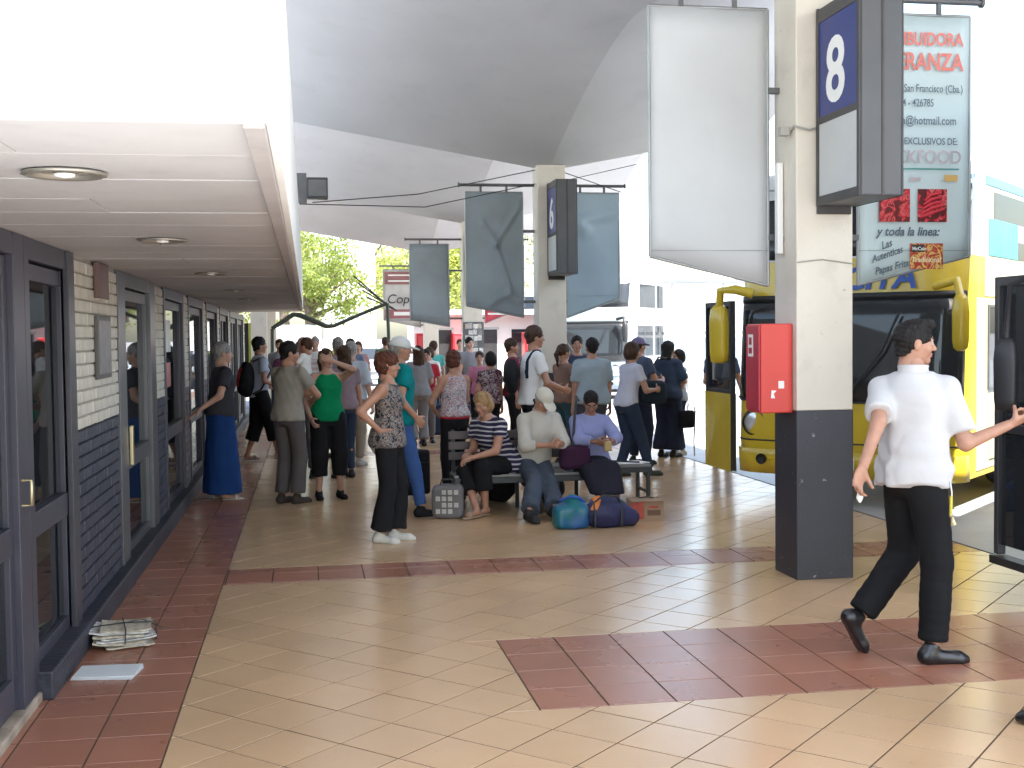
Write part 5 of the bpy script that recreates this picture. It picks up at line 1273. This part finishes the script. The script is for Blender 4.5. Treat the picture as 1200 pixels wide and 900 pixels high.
# man with baby, woman in green, skirted person
person('man in grey-beige T-shirt and grey trousers seen from behind, holding a baby', (-.20, 12.32), -42, 1.64, 'm', 1., .952, (2, 0), 0, (-35, 8), wrists=((-.05, .26, 1.18), (.12, .26, 1.10)), elbow=((-1, .1, -.8), (1, .1, -.8)), hands=('flat', 'flat'), palms=((0, -1, 0), (0, -1, 0)),
       skin='tan', hair=('short', 'black'), top=dict(m=K('beige_grey', (.30, .275, .235)), hem=-.12, sleeve=.6, loose=.02, flare=.02), bottom=dict(k='trousers', m=K('grey_brown', (.10, .09, .09)), loose=.026, hem=.075), shoe=('shoe', K('shoe_brown', (.06, .045, .04))), res=.0125, hres=.006)
person('baby in white held against the shoulder of the man in the beige T-shirt', (-.03, 12.50, .98), 60, .66, 'm', 1.25, .90, (-6, 0), 0, (0, 5), ankles=((-.12, .2, .42), (.12, .2, .42)), wrists=((-.22, .28, 1.15), (.22, .28, 1.2)), headscale=1.75, skin='tan', hair=('short', 'brown'),
       top=dict(m=wt_, hem=-.1, sleeve=.9, loose=.02), bottom=dict(k='trousers', m=K('baby_grey', (.3, .32, .36)), loose=.02), res=.011, hres=.009, category='baby')
person('woman in bright green tank top and black baggy trousers shading her face with one hand', (.20, 12.60), 190, 1.56, 'f', 1.08, .952, (-2, 0), 0, (20, -4), wrists=((-.03, .20, 1.60), (.22, .12, .95)), elbow=((-1, .5, -.2), (.6, -1, 0)), palms=((.2, -1, .2), (-1, 0, 0)), hands=('flat', 'relax'), skin='fair', hair=('pony', 'brown'),
       ankles=((-.13, .02, .085), (.12, .0, .085)), top=dict(m=K('green', (.0, .22, .085)), hem=-.1, sleeve=0, loose=.012, name='tank_top'), bottom=dict(k='capri', m=blk, loose=.05, hem=.075, fold=.008), shoe=('shoe', blk), res=.0125, hres=.006)
person('grey-haired person in dark shirt and long blue skirt leaning a hand on the doors', (-.90, 12.85), -72, 1.64, 'f', 1.12, .952, (3, 0), 0, (-5, 5), wrists=((-.22, .14, .86), (.24, -.28, 1.02)), elbow=((-.5, -1, 0), (.6, -.3, -1)), hands=('relax', 'flat'), palms=((1, 0, 0), (-.2, -.3, -1)), world=None, skin='fair', hair=('short', 'grey'),
       top=dict(m=K('charcoal', (.045, .045, .055)), hem=-.05, sleeve=.62, loose=.02), bottom=dict(k='longskirt', m=K('royal_blue', (.012, .05, .19), bump=.5), end=.07, flare=.27), shoe=('sandal', m_shoe_w), res=.014)
person('young man in pale blue T-shirt and dark knee shorts walking away on the left', (-.66, 16.75), -70, 1.70, 'm', .95, .952, (2, 0), 0, (0, 0), ankles=((-.1, -.15, .1), (.1, .24, .085)), skin='tan', hair=('short', 'black'),
       wrists=((-.2, .2, 1.05), (.2, .22, 1.05)), top=dict(m=K('pale_blue', (.46, .50, .60)), hem=-.12, sleeve=.6, loose=.02), bottom=dict(k='capri', m=blk, loose=.05, hem=.09), shoe=('sandal', K('sandal_grey', (.2, .18, .17))), res=.017)
person('bald old man in a pink and white striped shirt behind the baby', (-.05, 14.6), 170, 1.72, 'm', 1.1, .93, skin='fair', hair=('fringe', 'grey'), top=dict(m=patmat('pink_stripes', 'stripes', [(.55, .42, .42), (.62, .6, .6)], 16), hem=-.1, sleeve=.6), bottom=dict(k='trousers', m=K('mid_grey', (.14, .14, .15))), res=.018)
person('brown-haired woman half hidden behind the woman in green', (.42, 14.4), 20, 1.58, 'f', skin='tan', hair=('long', 'brown'), top=dict(m=K('mauve', (.25, .18, .2)), hem=-.1, sleeve=.6), bottom=dict(k='trousers', m=jean2), res=.019)
person('grey-haired man in pale blue shirt and khaki trousers', (.56, 15.7), -25, 1.62, 'm', 1.12, .952, (0, 0), 0, (0, 5), wrists=((-.2, .22, 1.0), (.3, .0, .86)), skin='fair', hair=('short', 'grey'), top=dict(m=K('sky_shirt', (.50, .55, .62)), hem=-.02, sleeve=.9, loose=.02),
       bottom=dict(k='trousers', m=K('khaki', (.33, .28, .21)), loose=.025, belt=K('belt_brown', (.08, .04, .03))), shoe=('shoe', K('trainer_grey', (.4, .38, .36))), res=.0155, belly=.05)
person('second grey-haired man standing close behind the khaki trousers', (.42, 16.9), 10, 1.68, 'm', 1., skin='fair', hair=('short', 'grey'), top=dict(m=K('mid_blue', (.25, .28, .33)), hem=-.1, sleeve=.9), bottom=dict(k='trousers', m=K('sand', (.3, .27, .22))), res=.02)
person('long-haired woman in grey blouse and grey trousers seen from behind', (1.66, 18.3), 8, 1.56, 'f', 1.08, .93, skin='fair', hair=('long', 'brown'), wrists=((-.15, .2, 1.0), (.15, .2, 1.0)), top=dict(m=K('grey_blouse', (.26, .26, .28)), hem=-.14, sleeve=.8, flare=.03), bottom=dict(k='trousers', m=K('dove_grey', (.23, .225, .23)), loose=.03, hem=.08), res=.017)
m_rw = patmat('red_white_print', 'print', [(.5, .5, .5), (.4, .12, .13), (.55, .53, .53), (.16, .13, .2), (.5, .45, .45)], 20)
person('auburn woman in sleeveless white and red print top with red hem and black trousers', (1.46, 12.1), 32, 1.53, 'f', 1.02, .952, (0, 0), 0, (-60, 0), wrists=((-.1, .25, 1.05), (.12, .26, 1.02)), elbow=((-1, -.4, -.3), (1, -.4, -.3)), skin='tan', hair=('puff', 'red'),
       top=dict(m=m_rw, hem=.06, sleeve=0, loose=.014, flare=.02, name='top'), bottom=dict(k='trousers', m=blk, loose=.012, hem=.08), res=.014)
o = [c for c in bpy.data.objects if c.name.startswith('person')][-1]
g_ = Grid((-.3, -.25, .80), (.3, .25, 1.02), .010); tb_ = np.array([(0, .188, .135, -.01), (1, .165, .12, -.005)]); tb_[:, 1:3] *= .9
v_, q_ = nets(loft(g_, (0, 0, .835), (0, 0, 1), .085, (1, 0, 0), (1, 0, 0), tb_), g_); put('sash', mkmesh('sash', [(v_, q_, 0)], [K('hem_red', (.5, .02, .04))]), o)
# seated: striped blonde, white cap, lavender
m_str = patmat('navy_stripes', 'stripes', [(.03, .025, .06), (.03, .025, .06), (.5, .48, .5)], 22)
person('blonde woman in navy and white striped top leaning forward on the left of the bench', (1.80, 11.25), 128, 1.62, 'f', 1.22, .50, (24, 0), 0, (12, 18), world=dict(ankles=((1.60, 10.98, .09), (1.50, 10.86, .09)), wrists=((1.48, 10.86, .56), (1.46, 11.10, .57))), toes=(0, 0), elbow=((-.6, -.8, -.5), (.6, -.8, -.5)), hands=('relax', 'relax'), palms=((0, 0, -1), (0, 0, -1)),
       skin='tan', hair=('bob', 'blonde'), top=dict(m=m_str, hem=-.2, sleeve=.5, loose=.018, flare=.02), bottom=dict(k='capri', m=blk, loose=.03, hem=.085), shoe=('sandal', K('sandal_tan', (.42, .30, .22))), res=.0125, hres=.006)
person('old man in white cap, cream long-sleeved shirt and jeans sitting bowed on the bench', (2.10, 11.25), 202, 1.66, 'm', 1.0, .49, (17, 0), 0, (0, 38), world=dict(ankles=((2.17, 10.50, .09), (1.93, 10.52, .09)), wrists=((2.28, 10.83, .66), (2.18, 10.80, .66))), elbow=((-.9, -.6, -.6), (.9, -.6, -.6)), hands=('grip', 'grip'), palms=((.8, -.2, .3), (-.8, -.2, .3)),
       skin='tan', hair=('short', 'grey'), cap=K('cap_cream', (.60, .56, .47), bump=.4), top=dict(m=K('cream_shirt', (.52, .49, .43)), hem=-.2, sleeve=1.45, loose=.026, fold=.006, flare=.02, collar=True), bottom=dict(k='trousers', m=K('denim_slate', (.07, .085, .115), bump=.4), loose=.032, hem=.085, fold=.006), shoe=('shoe', K('shoe_dark', (.03, .028, .027))), res=.0115, hres=.0055)
person('woman in lavender blouse and dark skirt sitting on the bench looking down at her hands', (2.66, 11.30), 183, 1.55, 'f', 1.12, .50, (8, 0), 0, (-8, 34), world=dict(ankles=((2.80, 10.72, .09), (2.66, 10.70, .09)), wrists=((2.78, 10.86, .66), (2.64, 10.86, .67))), elbow=((-1, -.5, -.5), (1, -.5, -.5)), hands=('grip', 'grip'), palms=((.8, -.2, .3), (-.8, -.2, .3)),
       skin='brown', hair=('short', 'black'), top=dict(m=K('lavender', (.27, .29, .50)), hem=-.16, sleeve=1.7, loose=.026, fold=.006, flare=.03, name='blouse'), bottom=dict(k='skirt', m=K('dark_plum', (.022, .020, .032)), end=.22, loose=.02), shoe=('shoe', K('shoe_navy', (.02, .02, .04))), res=.0115, hres=.0055)
t = thing('snack_bag', 'yellowish paper snack bag in the hands of the woman in lavender', 'bag', (2.71, 10.72, .64)); blob('paper_bag', (-.09, -.06, -.08), (.09, .06, .08), .006, lambda g: rbox(g, (0, 0, 0), (.032, .018, .045), .012)+folds(g, 6, .005, (50, 50, 50)), mat('snack_paper', (.42, .30, .12), .7), t)
t = thing('shoulder_bag', 'dark plum shoulder bag with black strap on the lap of the woman in lavender', 'bag', (2.46, 11.0, .52)); blob('bag_body', (-.2, -.14, -.15), (.2, .14, .17), .009, lambda g: rbox(g, (0, 0, 0), (.14, .07, .11), .05)+folds(g, 6, .008), K('plum', (.045, .015, .04)), t)
MB().tube([(-.02, .0, .10), (.02, .08, .40), (.06, .19, .56), (.10, .28, .52)], .013, 6).build('strap', m_black, t)
# behind the bench
person('tall young man in white ringer T-shirt with dark trim, facing right', (2.42, 13.0), -84, 1.78, 'm', .92, .952, (4, 0), 0, (0, 4), wrists=((-.14, .30, 1.06), (.14, .32, 1.06)), elbow=((-.8, -.8, -.5), (.8, -.8, -.5)), skin='tan', hair=('short', 'brown'),
       top=dict(m=wt_, hem=-.12, sleeve=.62, loose=.018, straps=navy), bottom=dict(k='trousers', m=blk), res=.011, hres=.006)
person('man in pale blue-grey shirt seen from behind, beyond the bench', (3.42, 14.3), 5, 1.66, 'm', 1.12, .93, skin='tan', hair=('short', 'black'), top=dict(m=K('grey_blue_shirt', (.30, .36, .40)), hem=-.12, sleeve=.8, loose=.028, flare=.03), bottom=dict(k='trousers', m=K('grey_trousers', (.07, .08, .1)), loose=.03), res=.016)
person('brown-haired woman in rust top beside the man in the blue-grey shirt', (3.22, 15.0), -60, 1.56, 'f', 1., skin='tan', hair=('pony', 'brown'), wrists=((-.1, .28, 1.15), (.2, .2, 1.0)), top=dict(m=K('rust', (.22, .13, .10)), hem=-.1, sleeve=.4), bottom=dict(k='trousers', m=K('teal_grey', (.04, .09, .11))), res=.018)
person('dark-haired person hidden behind the man in the blue-grey shirt', (3.62, 16.0), 170, 1.66, 'm', skin='tan', hair=('short', 'black'), top=dict(m=K('dark_blue', (.04, .05, .09)), hem=-.1, sleeve=.6), bottom=dict(k='trousers', m=jean2), res=.02)
person('woman in white T-shirt and jeans leaning forward with a dark bag in front', (3.66, 13.6), -70, 1.62, 'f', 1.0, .92, (9, 0), 0, (0, 6), ankles=((-.1, -.05, .085), (.1, .28, .085)), wrists=((-.12, .36, 1.1), (.14, .36, 1.1)), elbow=((-.6, -.6, -.8), (.6, -.6, -.8)), skin='tan', hair=('bob', 'brown'), top=dict(m=K('white_lilac', (.5, .5, .58)), hem=-.08, sleeve=.55), bottom=dict(k='trousers', m=jean2, loose=.025), shoe=('shoe', K('shoe_moss', (.05, .06, .05))), res=.0145)
person('man in mauve cap behind the woman with the dark bag', (4.18, 14.9), -60, 1.64, 'm', 1., skin='tan', hair=('short', 'black'), cap=K('cap_mauve', (.17, .14, .24)), wrists=((-.1, .3, 1.15), (.14, .3, 1.15)), top=dict(m=K('slate_shirt', (.07, .09, .14)), hem=-.1, sleeve=.6), bottom=dict(k='trousers', m=navy, loose=.03), res=.017)
t = thing('handbag', 'dark bag held in front by the woman in jeans', 'bag', (4.02, 13.75, .98)); blob('bag_body', (-.22, -.18, -.2), (.22, .18, .24), .012, lambda g: rbox(g, (0, 0, 0), (.16, .09, .14), .06)+folds(g, 6, .006), K('bag_ink', (.02, .03, .045)), t)
person('long-haired woman in dark clothes and long flared trousers by the bus bay', (4.80, 15.7), -50, 1.58, 'f', 1.1, .952, (3, 0), 0, (-10, 6), wrists=((-.1, .28, 1.2), (.14, .28, 1.2)), skin='tan', hair=('long', 'black'), top=dict(m=K('ink_blue', (.035, .05, .085)), hem=-.15, sleeve=.9, loose=.03, flare=.03), bottom=dict(k='trousers', m=K('ink', (.02, .025, .045)), loose=.06, hem=.13), res=.0155)
person('girl in pale grey T-shirt standing right of the long-haired woman', (5.02, 15.9), 100, 1.46, 'f', .95, skin='tan', hair=('bob', 'black'), wrists=((-.1, .26, 1.05), (.14, .28, 1.1)), top=dict(m=K('pale_grey_t', (.34, .37, .42)), hem=-.1, sleeve=.6), bottom=dict(k='trousers', m=K('ink', (.02, .025, .045))), shoe=('shoe', m_shoe_w), res=.017)
t = thing('shoulder_bag', 'round dark bag on the back of the long-haired woman by the bus bay', 'bag', (4.52, 15.55, 1.0), R_(-50)); blob('bag_body', (-.22, -.18, -.24), (.22, .18, .24), .013, lambda g: rbox(g, (0, 0, 0), (.16, .10, .18), .08)+folds(g, 6, .008), K('bag_ink', (.02, .03, .045)), t); MB().tube([(0, 0, .18), (.05, .12, .36), (.12, .22, .34)], .014, 6).build('strap', m_black, t)
t = thing('handbag', 'small dark handbag with a long loose strap held by the girl in pale grey', 'bag', (5.02, 15.55, .52)); blob('bag_body', (-.15, -.12, -.2), (.15, .12, .2), .012, lambda g: rbox(g, (0, 0, 0), (.11, .06, .12), .04)+folds(g, 6, .006), blk, t); MB().tube([(0, 0, .13), (.08, 0, .3), (.12, 0, .1), (.1, 0, -.3), (.11, 0, -.5)], .010, 6).build('strap', m_steel, t)
person('man in dark blue clothes standing by the open door of the yellow coach', (5.28, 14.9), 180, 1.62, 'm', 1.05, skin='tan', hair=('short', 'black'), wrists=((-.2, .25, 1.0), (.16, .3, 1.1)), top=dict(m=K('uniform_blue', (.07, .10, .2)), hem=-.1, sleeve=.6), bottom=dict(k='trousers', m=navy), res=.018)
# farther crowd
crowd = [((2.74, 16.1), -95, 1.64, 'm', ('short', 'brown'), K('maroon', (.17, .02, .045)), blk, 'man in sunglasses and maroon shirt behind the tall young man'),
         ((2.42, 16.0), 20, 1.46, 'f', ('bob', 'black'), patmat('berry_print', 'print', [(.08, .03, .05), (.35, .3, .3), (.14, .04, .07)], 22), blk, 'black-haired woman in dark berry print seen from behind'),
         ((2.62, 18.4), 170, 1.44, 'f', ('short', 'brown'), K('pink', (.5, .18, .28)), blk, 'person in pink top beside the papered pillar'),
         ((1.84, 18.9), 175, 1.48, 'm', ('short', 'black'), K('tomato', (.45, .03, .05)), K('check', (.2, .18, .18)), 'child in red top behind the woman in grey'),
         ((2.06, 20.6), 150, 1.5, 'f', ('bob', 'brown'), wt_, jean, 'person in loose white top near the third pillar'),
         ((2.30, 22.2), 10, 1.6, 'f', ('short', 'brown'), K('aqua', (.1, .42, .38)), blk, 'distant person in an aqua top behind the crowd'),
         ((2.95, 22.0), 200, 1.66, 'm', ('short', 'black'), K('grey_t', (.2, .2, .22)), navy, 'distant man in grey between the second and third pillars'),
         ((3.4, 27.0), 180, 1.62, 'm', ('short', 'brown'), K('stone', (.4, .38, .36)), jean, 'distant man in a stone coloured shirt beyond the third pillar'),
         ((.72, 20.5), 5, 1.66, 'm', ('short', 'black'), K('dusk_blue', (.12, .16, .25)), jean2, 'distant man in dusk blue walking away'),
         ((1.0, 24.0), 180, 1.6, 'f', ('bob', 'brown'), K('rose', (.4, .22, .22)), navy, 'distant woman in rose coming nearer'),
         ((.15, 22.5), 170, 1.7, 'm', ('short', 'grey'), wt_, K('khaki_far', (.3, .26, .2)), 'distant man in white shirt beyond the bald man'),
         ((-.35, 20.5), 10, 1.6, 'f', ('long', 'black'), K('plum_top', (.16, .06, .12)), blk, 'distant long-haired woman near the end of the low roof'),
         ((-.55, 24.5), 170, 1.66, 'm', ('short', 'brown'), K('check_shirt', (.3, .32, .36)), jean, 'distant man in checked shirt beside the last doors'),
         ((1.75, 27.5), 0, 1.68, 'm', ('short', 'brown'), K('moss', (.14, .17, .1)), jean2, 'distant man in moss green far down the platform')]
for loc_, rz_, H_, sx_, hr_, tm_, bm_, lb_ in crowd:
    person(lb_, loc_, rz_, H_, sx_, 1., .952, skin=random.choice(['tan', 'fair']), hair=hr_, wrists=((-.18, .2, 1.0), (.24, .05, .86)), top=dict(m=tm_, hem=-.1, sleeve=.6), bottom=dict(k='trousers', m=bm_), res=.022, hres=.010)
o = [c for c in bpy.data.objects if c.name.startswith('person') and 'sunglasses' in c.get('label', '')][0]

# ------------------------------------------------------------------ beyond the platform
m_pale = mat('pale_render', (.50, .50, .50), .8, var=.04, vscale=.6, bump=.1)
t = thing('far_building', 'long white panelled wall building across the sunlit yard', 'building', (8.6, 33.0, -.02))
part('wall', (0, 0, 0), (26, 4, 3.25), m_pale, t); part('eaves', (-.2, -.15, 3.25), (26.2, 4.1, 3.42), m_white, t)
for k in range(17):
    part('panel', (.12+k*1.52, -.05, 1.75), (1.56+k*1.52, -.002, 3.15), mat('panel_pale', (.34, .36, .37), .5, var=.1), t, .01); part('panel', (.12+k*1.52, -.05, .25), (1.56+k*1.52, -.002, 1.60), mat('panel_glass', (.20, .24, .27), .3, var=.2), t, .01)
t = thing('barrier_rail', 'low steel barrier rail across the sunlit yard', 'railing', (5.9, 24.5, -.02))
for z in (.45, .85): MB().tube([(0, 0, z), (9, 2.0, z)], .035, 8).build('rail', m_steel, t)
for k in range(5): MB().tube([(k*2.2, k*.49, 0), (k*2.2, k*.49, .88)], .035, 8).build('post', m_steel, t)
# kiosks and machines at the end of the platform
t = thing('kiosk', 'white kiosk with dark doorways at the far end of the platform', 'kiosk', (3.2, 36.5, -.02))
part('wall', (0, 0, 0), (5.2, 2.5, 2.35), m_white, t); part('canopy_strip', (-.2, -.5, 2.35), (5.4, 2.6, 2.5), m_white, t)
for x in (.55, 1.95): part('doorway', (x, -.02, 0), (x+.6, .0, 1.9), m_black, t); part('door_frame', (x-.06, -.03, 1.9), (x+.66, .0, 1.97), m_steel, t)
part('window', (3.0, -.02, .9), (4.4, .0, 1.9), m_wind, t); part('window_frame', (2.95, -.03, .85), (4.45, -.0, .9), m_steel, t)
m_cola = mat('machine_red', (.50, .02, .03), .4)
for x, y, lb in ((4.32, 35.9, 'red vending machine beside the dark kiosk doorway'), (6.35, 35.0, 'red vending machine behind the tall young man'), (3.10, 34.6, 'dull red drinks cooler beside the farthest pillar')):
    t = thing('vending_machine', lb, 'vending machine', (x, y, 0), group='red vending machines'); part('cabinet', (0, 0, .06), (.62, .6, 1.78), m_cola, t, .02); part('front_panel', (.05, -.01, .8), (.45, -.001, 1.7), mat('machine_front', (.6, .06, .07), .3), t); part('slot', (.1, -.012, .2), (.5, -.001, .4), m_black, t); part('selector', (.49, -.012, .9), (.58, -.001, 1.4), m_white, t)
# bent awning frame at the end of the low building
t = thing('awning_frame', 'bent green metal awning frame with bare ribs beyond the low roof', 'awning frame', (0, 28.0, 0))
m_grn = mat('awning_green', (.05, .065, .05), .5, metal=.3, dirt=.3)
MB().tube([(-.78, 0, 1.90), (-.30, 0, 2.22), (-.15, -.02, 2.20), (.45, 0, 1.94), (.62, 0, 1.95), (1.2, 0, 2.2), (1.85, 0, 2.46)], [.05, .055, .06, .055, .045, .04, .04], 8).build('front_tube', m_grn, t)
for k in range(4): MB().tube([(1.85+.08*k, .1*k, 2.42-.04*k), (1.08+.1*k, .1*k, 3.10-.16*k)], .018, 6).build('rib', m_grn, t)
for k in range(3): MB().tube([(-.80+.05*k, .1*k, 1.92), (-.35+.05*k, .1*k, 2.22)], .02, 6).build('brace', m_grn, t)
MB().tube([(1.9, 0, 0), (1.85, 0, 2.46)], .04, 8).build('post', m_grn, t); MB().tube([(-.8, 0, 0), (-.78, 0, 1.9)], .04, 8).build('post', m_grn, t)
# parked car roofs, columns at the far left
def car(loc, rz, label, c):
    t = thing('parked_car', label, 'car', (*loc, -.14), R_(rz), 'cars parked beyond the platform'); m = mat('carpaint%d' % int(c[2]*100), c, .25, coat=.6, var=.02)
    def sec(y, rows): return [(x, y, z) for x, z in rows]
    prof = [(-2.1, .55, .62), (-2.0, .82, .80), (-1.1, .95, .86), (-.5, 1.42, .70), (.6, 1.45, .70), (1.45, 1.0, .86), (2.0, .9, .82), (2.1, .5, .66)]
    vs = []; fs = []
    for y, zt_, hw in prof: vs += [(-hw-.04, y, .3), (-.84, y, .62), (-hw, y, zt_-.04), (-hw*.8, y, zt_), (hw*.8, y, zt_), (hw, y, zt_-.04), (.84, y, .62), (hw+.04, y, .3)]
    for j in range(len(prof)-1): fs += [(j*8+i, j*8+i+1, (j+1)*8+i+1, (j+1)*8+i) for i in range(7)]+[(j*8+7, j*8, (j+1)*8, (j+1)*8+7)]
    fs += [tuple(range(8)), tuple(range(56, 64))[::-1]]
    MB().add(vs, fs, True).build('body', m, t)
    MB().add([(-.70, -1.08, .98), (.70, -1.08, .98), (.58, -.55, 1.38), (-.58, -.55, 1.38)], [(0, 1, 2, 3)]).build('windscreen', m_wind, t, loc=(0, -.03, .03))
    for s_ in (-1, 1): MB().add([(s_*.86, -.95, .98), (s_*.86, 1.2, 1.0), (s_*.72, .65, 1.38), (s_*.72, -.45, 1.38)], [(0, 1, 2, 3)]).build('side_glass', m_wind, t, loc=(s_*.012, 0, 0))
    for yy in (-1.3, 1.3):
        for s_ in (-1, 1): MB().lathe([(0, -.1), (.31, -.1), (.32, 0), (.31, .1), (0, .1)], 18, Matrix.Translation((s_*.80, yy, .32)) @ Matrix.Rotation(pi/2, 4, 'Y')).build('wheel', m_tyre, t)
    return t
def van(loc, rz, label, c):
    t = thing('parked_van', label, 'van', (*loc, -.14), R_(rz)); m = mat('vanpaint%d' % int(c[2]*100), c, .3, coat=.5, var=.03)
    MB().add([(x, y, z) for x in (-.95, .95) for y, z in ((-2.3, .3), (-2.3, 1.0), (-1.75, 1.15), (-1.1, 2.25), (2.4, 2.35), (2.45, .3))], [(0, 1, 2, 3, 4, 5), (11, 10, 9, 8, 7, 6)]+[(i, 6+i, 6+(i+1) % 6, (i+1) % 6) for i in range(6)]).build('body', m, t, bev=.08)
    MB().add([(-.8, -1.78, 1.22), (.8, -1.78, 1.22), (.75, -1.22, 2.12), (-.75, -1.22, 2.12)], [(0, 1, 2, 3)]).build('windscreen', m_wind, t, loc=(0, -.06, .05)); part('bumper', (-.9, -2.38, .35), (.9, -2.3, .6), m_rub, t, .02)
    for yy in (-1.5, 1.6):
        for s_ in (-1, 1): MB().lathe([(0, -.1), (.34, -.1), (.35, 0), (.34, .1), (0, .1)], 18, Matrix.Translation((s_*.87, yy, .34)) @ Matrix.Rotation(pi/2, 4, 'Y')).build('wheel', m_tyre, t)
    return t
van((-.55, 44.5), 6, 'grey van with blue-tinted windscreen beyond the awning frame', (.22, .25, .28))
car((1.9, 47), 20, 'small pale car in the shade of the trees', (.5, .52, .55)); car((-4.4, 46), -15, 'dark car behind the last doors', (.08, .09, .12)); car((3.9, 52), 30, 'silver-blue car far off under the trees', (.3, .36, .42))
for (x, y, w_, lb) in ((-1.05, 27.2, .35, 'nearer pale column beyond the last door'), (-.98, 31.0, .42, 'farther pale column beyond the last door')):
    t = thing('column', lb, 'column', (x-w_/2, y, -.02), group='pale columns past the low building'); part('shaft', (0, 0, 0), (w_, .35, 2.9), m_cream, t, .01); part('cap', (-.05, -.05, 2.9), (w_+.05, .4, 3.05), m_cream, t)
t = thing('far_canopy', 'pale flat porch roof over the last columns', 'porch roof', (-6, 26.2, 3.04)); part('slab', (0, 0, 0), (5.3, 7, .25), m_cream, t)
t = thing('signal_panel', 'yellow-edged dark advertising panel beyond the last glass door', 'sign', (-1.55, 25.6, .9)); part('panel', (0, 0, 0), (.35, .06, 1.1), m_black, t); part('edge', (.35, 0, 0), (.40, .06, 1.1), mat('sign_lime', (.5, .55, .1), .5), t)

# ------------------------------------------------------------------ trees
m_bark = mat('bark', (.13, .10, .075), .9, var=.3, vscale=6, bump=.8, bscale=15)
def leafmat(name, c):
    m = mat(name, c, .55, var=.35, vscale=.9); b = m.node_tree.nodes['Principled BSDF']
    N, L = m.node_tree.nodes, m.node_tree.links
    tr = N.new('ShaderNodeBsdfTranslucent'); tr.inputs[0].default_value = (c[0]*2.4, c[1]*2.2, c[2]*1.2, 1); mx = N.new('ShaderNodeMixShader'); mx.inputs[0].default_value = .5
    L.new(b.outputs[0], mx.inputs[1]); L.new(tr.outputs[0], mx.inputs[2]); L.new(mx.outputs[0], N['Material Output'].inputs[0]); return m
LF = [leafmat('leaf_bright', (.20, .23, .07)), leafmat('leaf_mid', (.15, .19, .055)), leafmat('leaf_olive', (.16, .17, .07))]
def tree(loc, H, rad, m, label, seed, n=7000, ls=.11):
    r = np.random.RandomState(seed); t = thing('tree', label, 'tree', (*loc, -.14), 0, 'trees beyond the platform')
    mb = MB(); th = H*.38; tips = []
    mb.tube([(0, 0, 0), (.06*H/6, .02, th*.5), (0, .05, th)], [.035*H, .028*H, .022*H], 9)
    for k in range(9):
        a = k*2.4+r.rand(); el_ = r.uniform(.35, 1.2); L_ = rad*r.uniform(.7, 1.05)
        p0 = np.array((0, .05, th*r.uniform(.75, 1))); p1 = p0+np.array((cos(a)*cos(el_), sin(a)*cos(el_), sin(el_)))*L_*.55; p2 = p1+np.array((cos(a+.4)*cos(el_*.7), sin(a+.4)*cos(el_*.7), sin(el_*.8)+.1))*L_*.5
        mb.tube([p0, p1, p2], [.014*H, .009*H, .003*H], 6); tips += [p1, p2, (p1+p2)/2]
    mb.build('trunk', m_bark, t)
    cl = [np.array(p)+r.normal(size=3)*rad*.12 for p in tips]+[np.array((r.normal()*rad*.4, r.normal()*rad*.4, th+rad*r.uniform(.3, 1.3))) for _ in range(16)]
    per = n//len(cl); V = []; 
    for c in cl:
        cr = rad*r.uniform(.2, .42); d = r.normal(size=(per, 3)); d /= np.linalg.norm(d, axis=1)[:, None]; p = c+d*cr*(r.rand(per, 1)**.45)*np.array((1, 1, .75))
        u = r.normal(size=(per, 3)); u /= np.linalg.norm(u, axis=1)[:, None]; w = np.cross(u, r.normal(size=(per, 3))); w /= np.linalg.norm(w, axis=1)[:, None]; s_ = ls*r.uniform(.6, 1.3, (per, 1))
        V.append(np.stack([p-u*s_, p+w*s_*.45, p+u*s_, p-w*s_*.45], 1).reshape(-1, 3))
    V = np.concatenate(V); Q = np.arange(len(V)).reshape(-1, 4); put('crown', mkmesh('crown', [(V, Q, 0)], [m]), t); return t
for i, (x, y, H, rd, mi_, lb) in enumerate(((-3.4, 50, 8.5, 3.4, 0, 'bright leafy tree behind the end of the low roof'), (.1, 56, 9.5, 3.0, 1, 'mid green tree left of the bright gap'), (5.6, 52, 8, 3.3, 0, 'sunlit tree behind the bent awning frame'), (8.6, 60, 10, 4, 2, 'olive tree behind the striped banner'), 
                                   (-8, 60, 11, 5, 1, 'large tree far left behind the building'), (3.4, 78, 12, 4.5, 0, 'tall pale tree far down the street'), (-1.6, 84, 13, 5, 2, 'tall olive tree at the end of the street'))):
    tree((x, y), H, rd, LF[mi_], lb, 40+i, 9000)
part_ = thing('street_building', 'white sunlit building in the gap between the trees', 'building', (.9, 62, -.14))
part('wall', (0, 0, 0), (2.6, 6, 12), m_pale, part_); 
for k in range(3):
    for j in range(2): part('window', (.5+j*1.1, -.03, 2.6+k*3), (1.0+j*1.1, .0, 4.0+k*3), mat('far_glass', (.4, .45, .48), .2), part_)
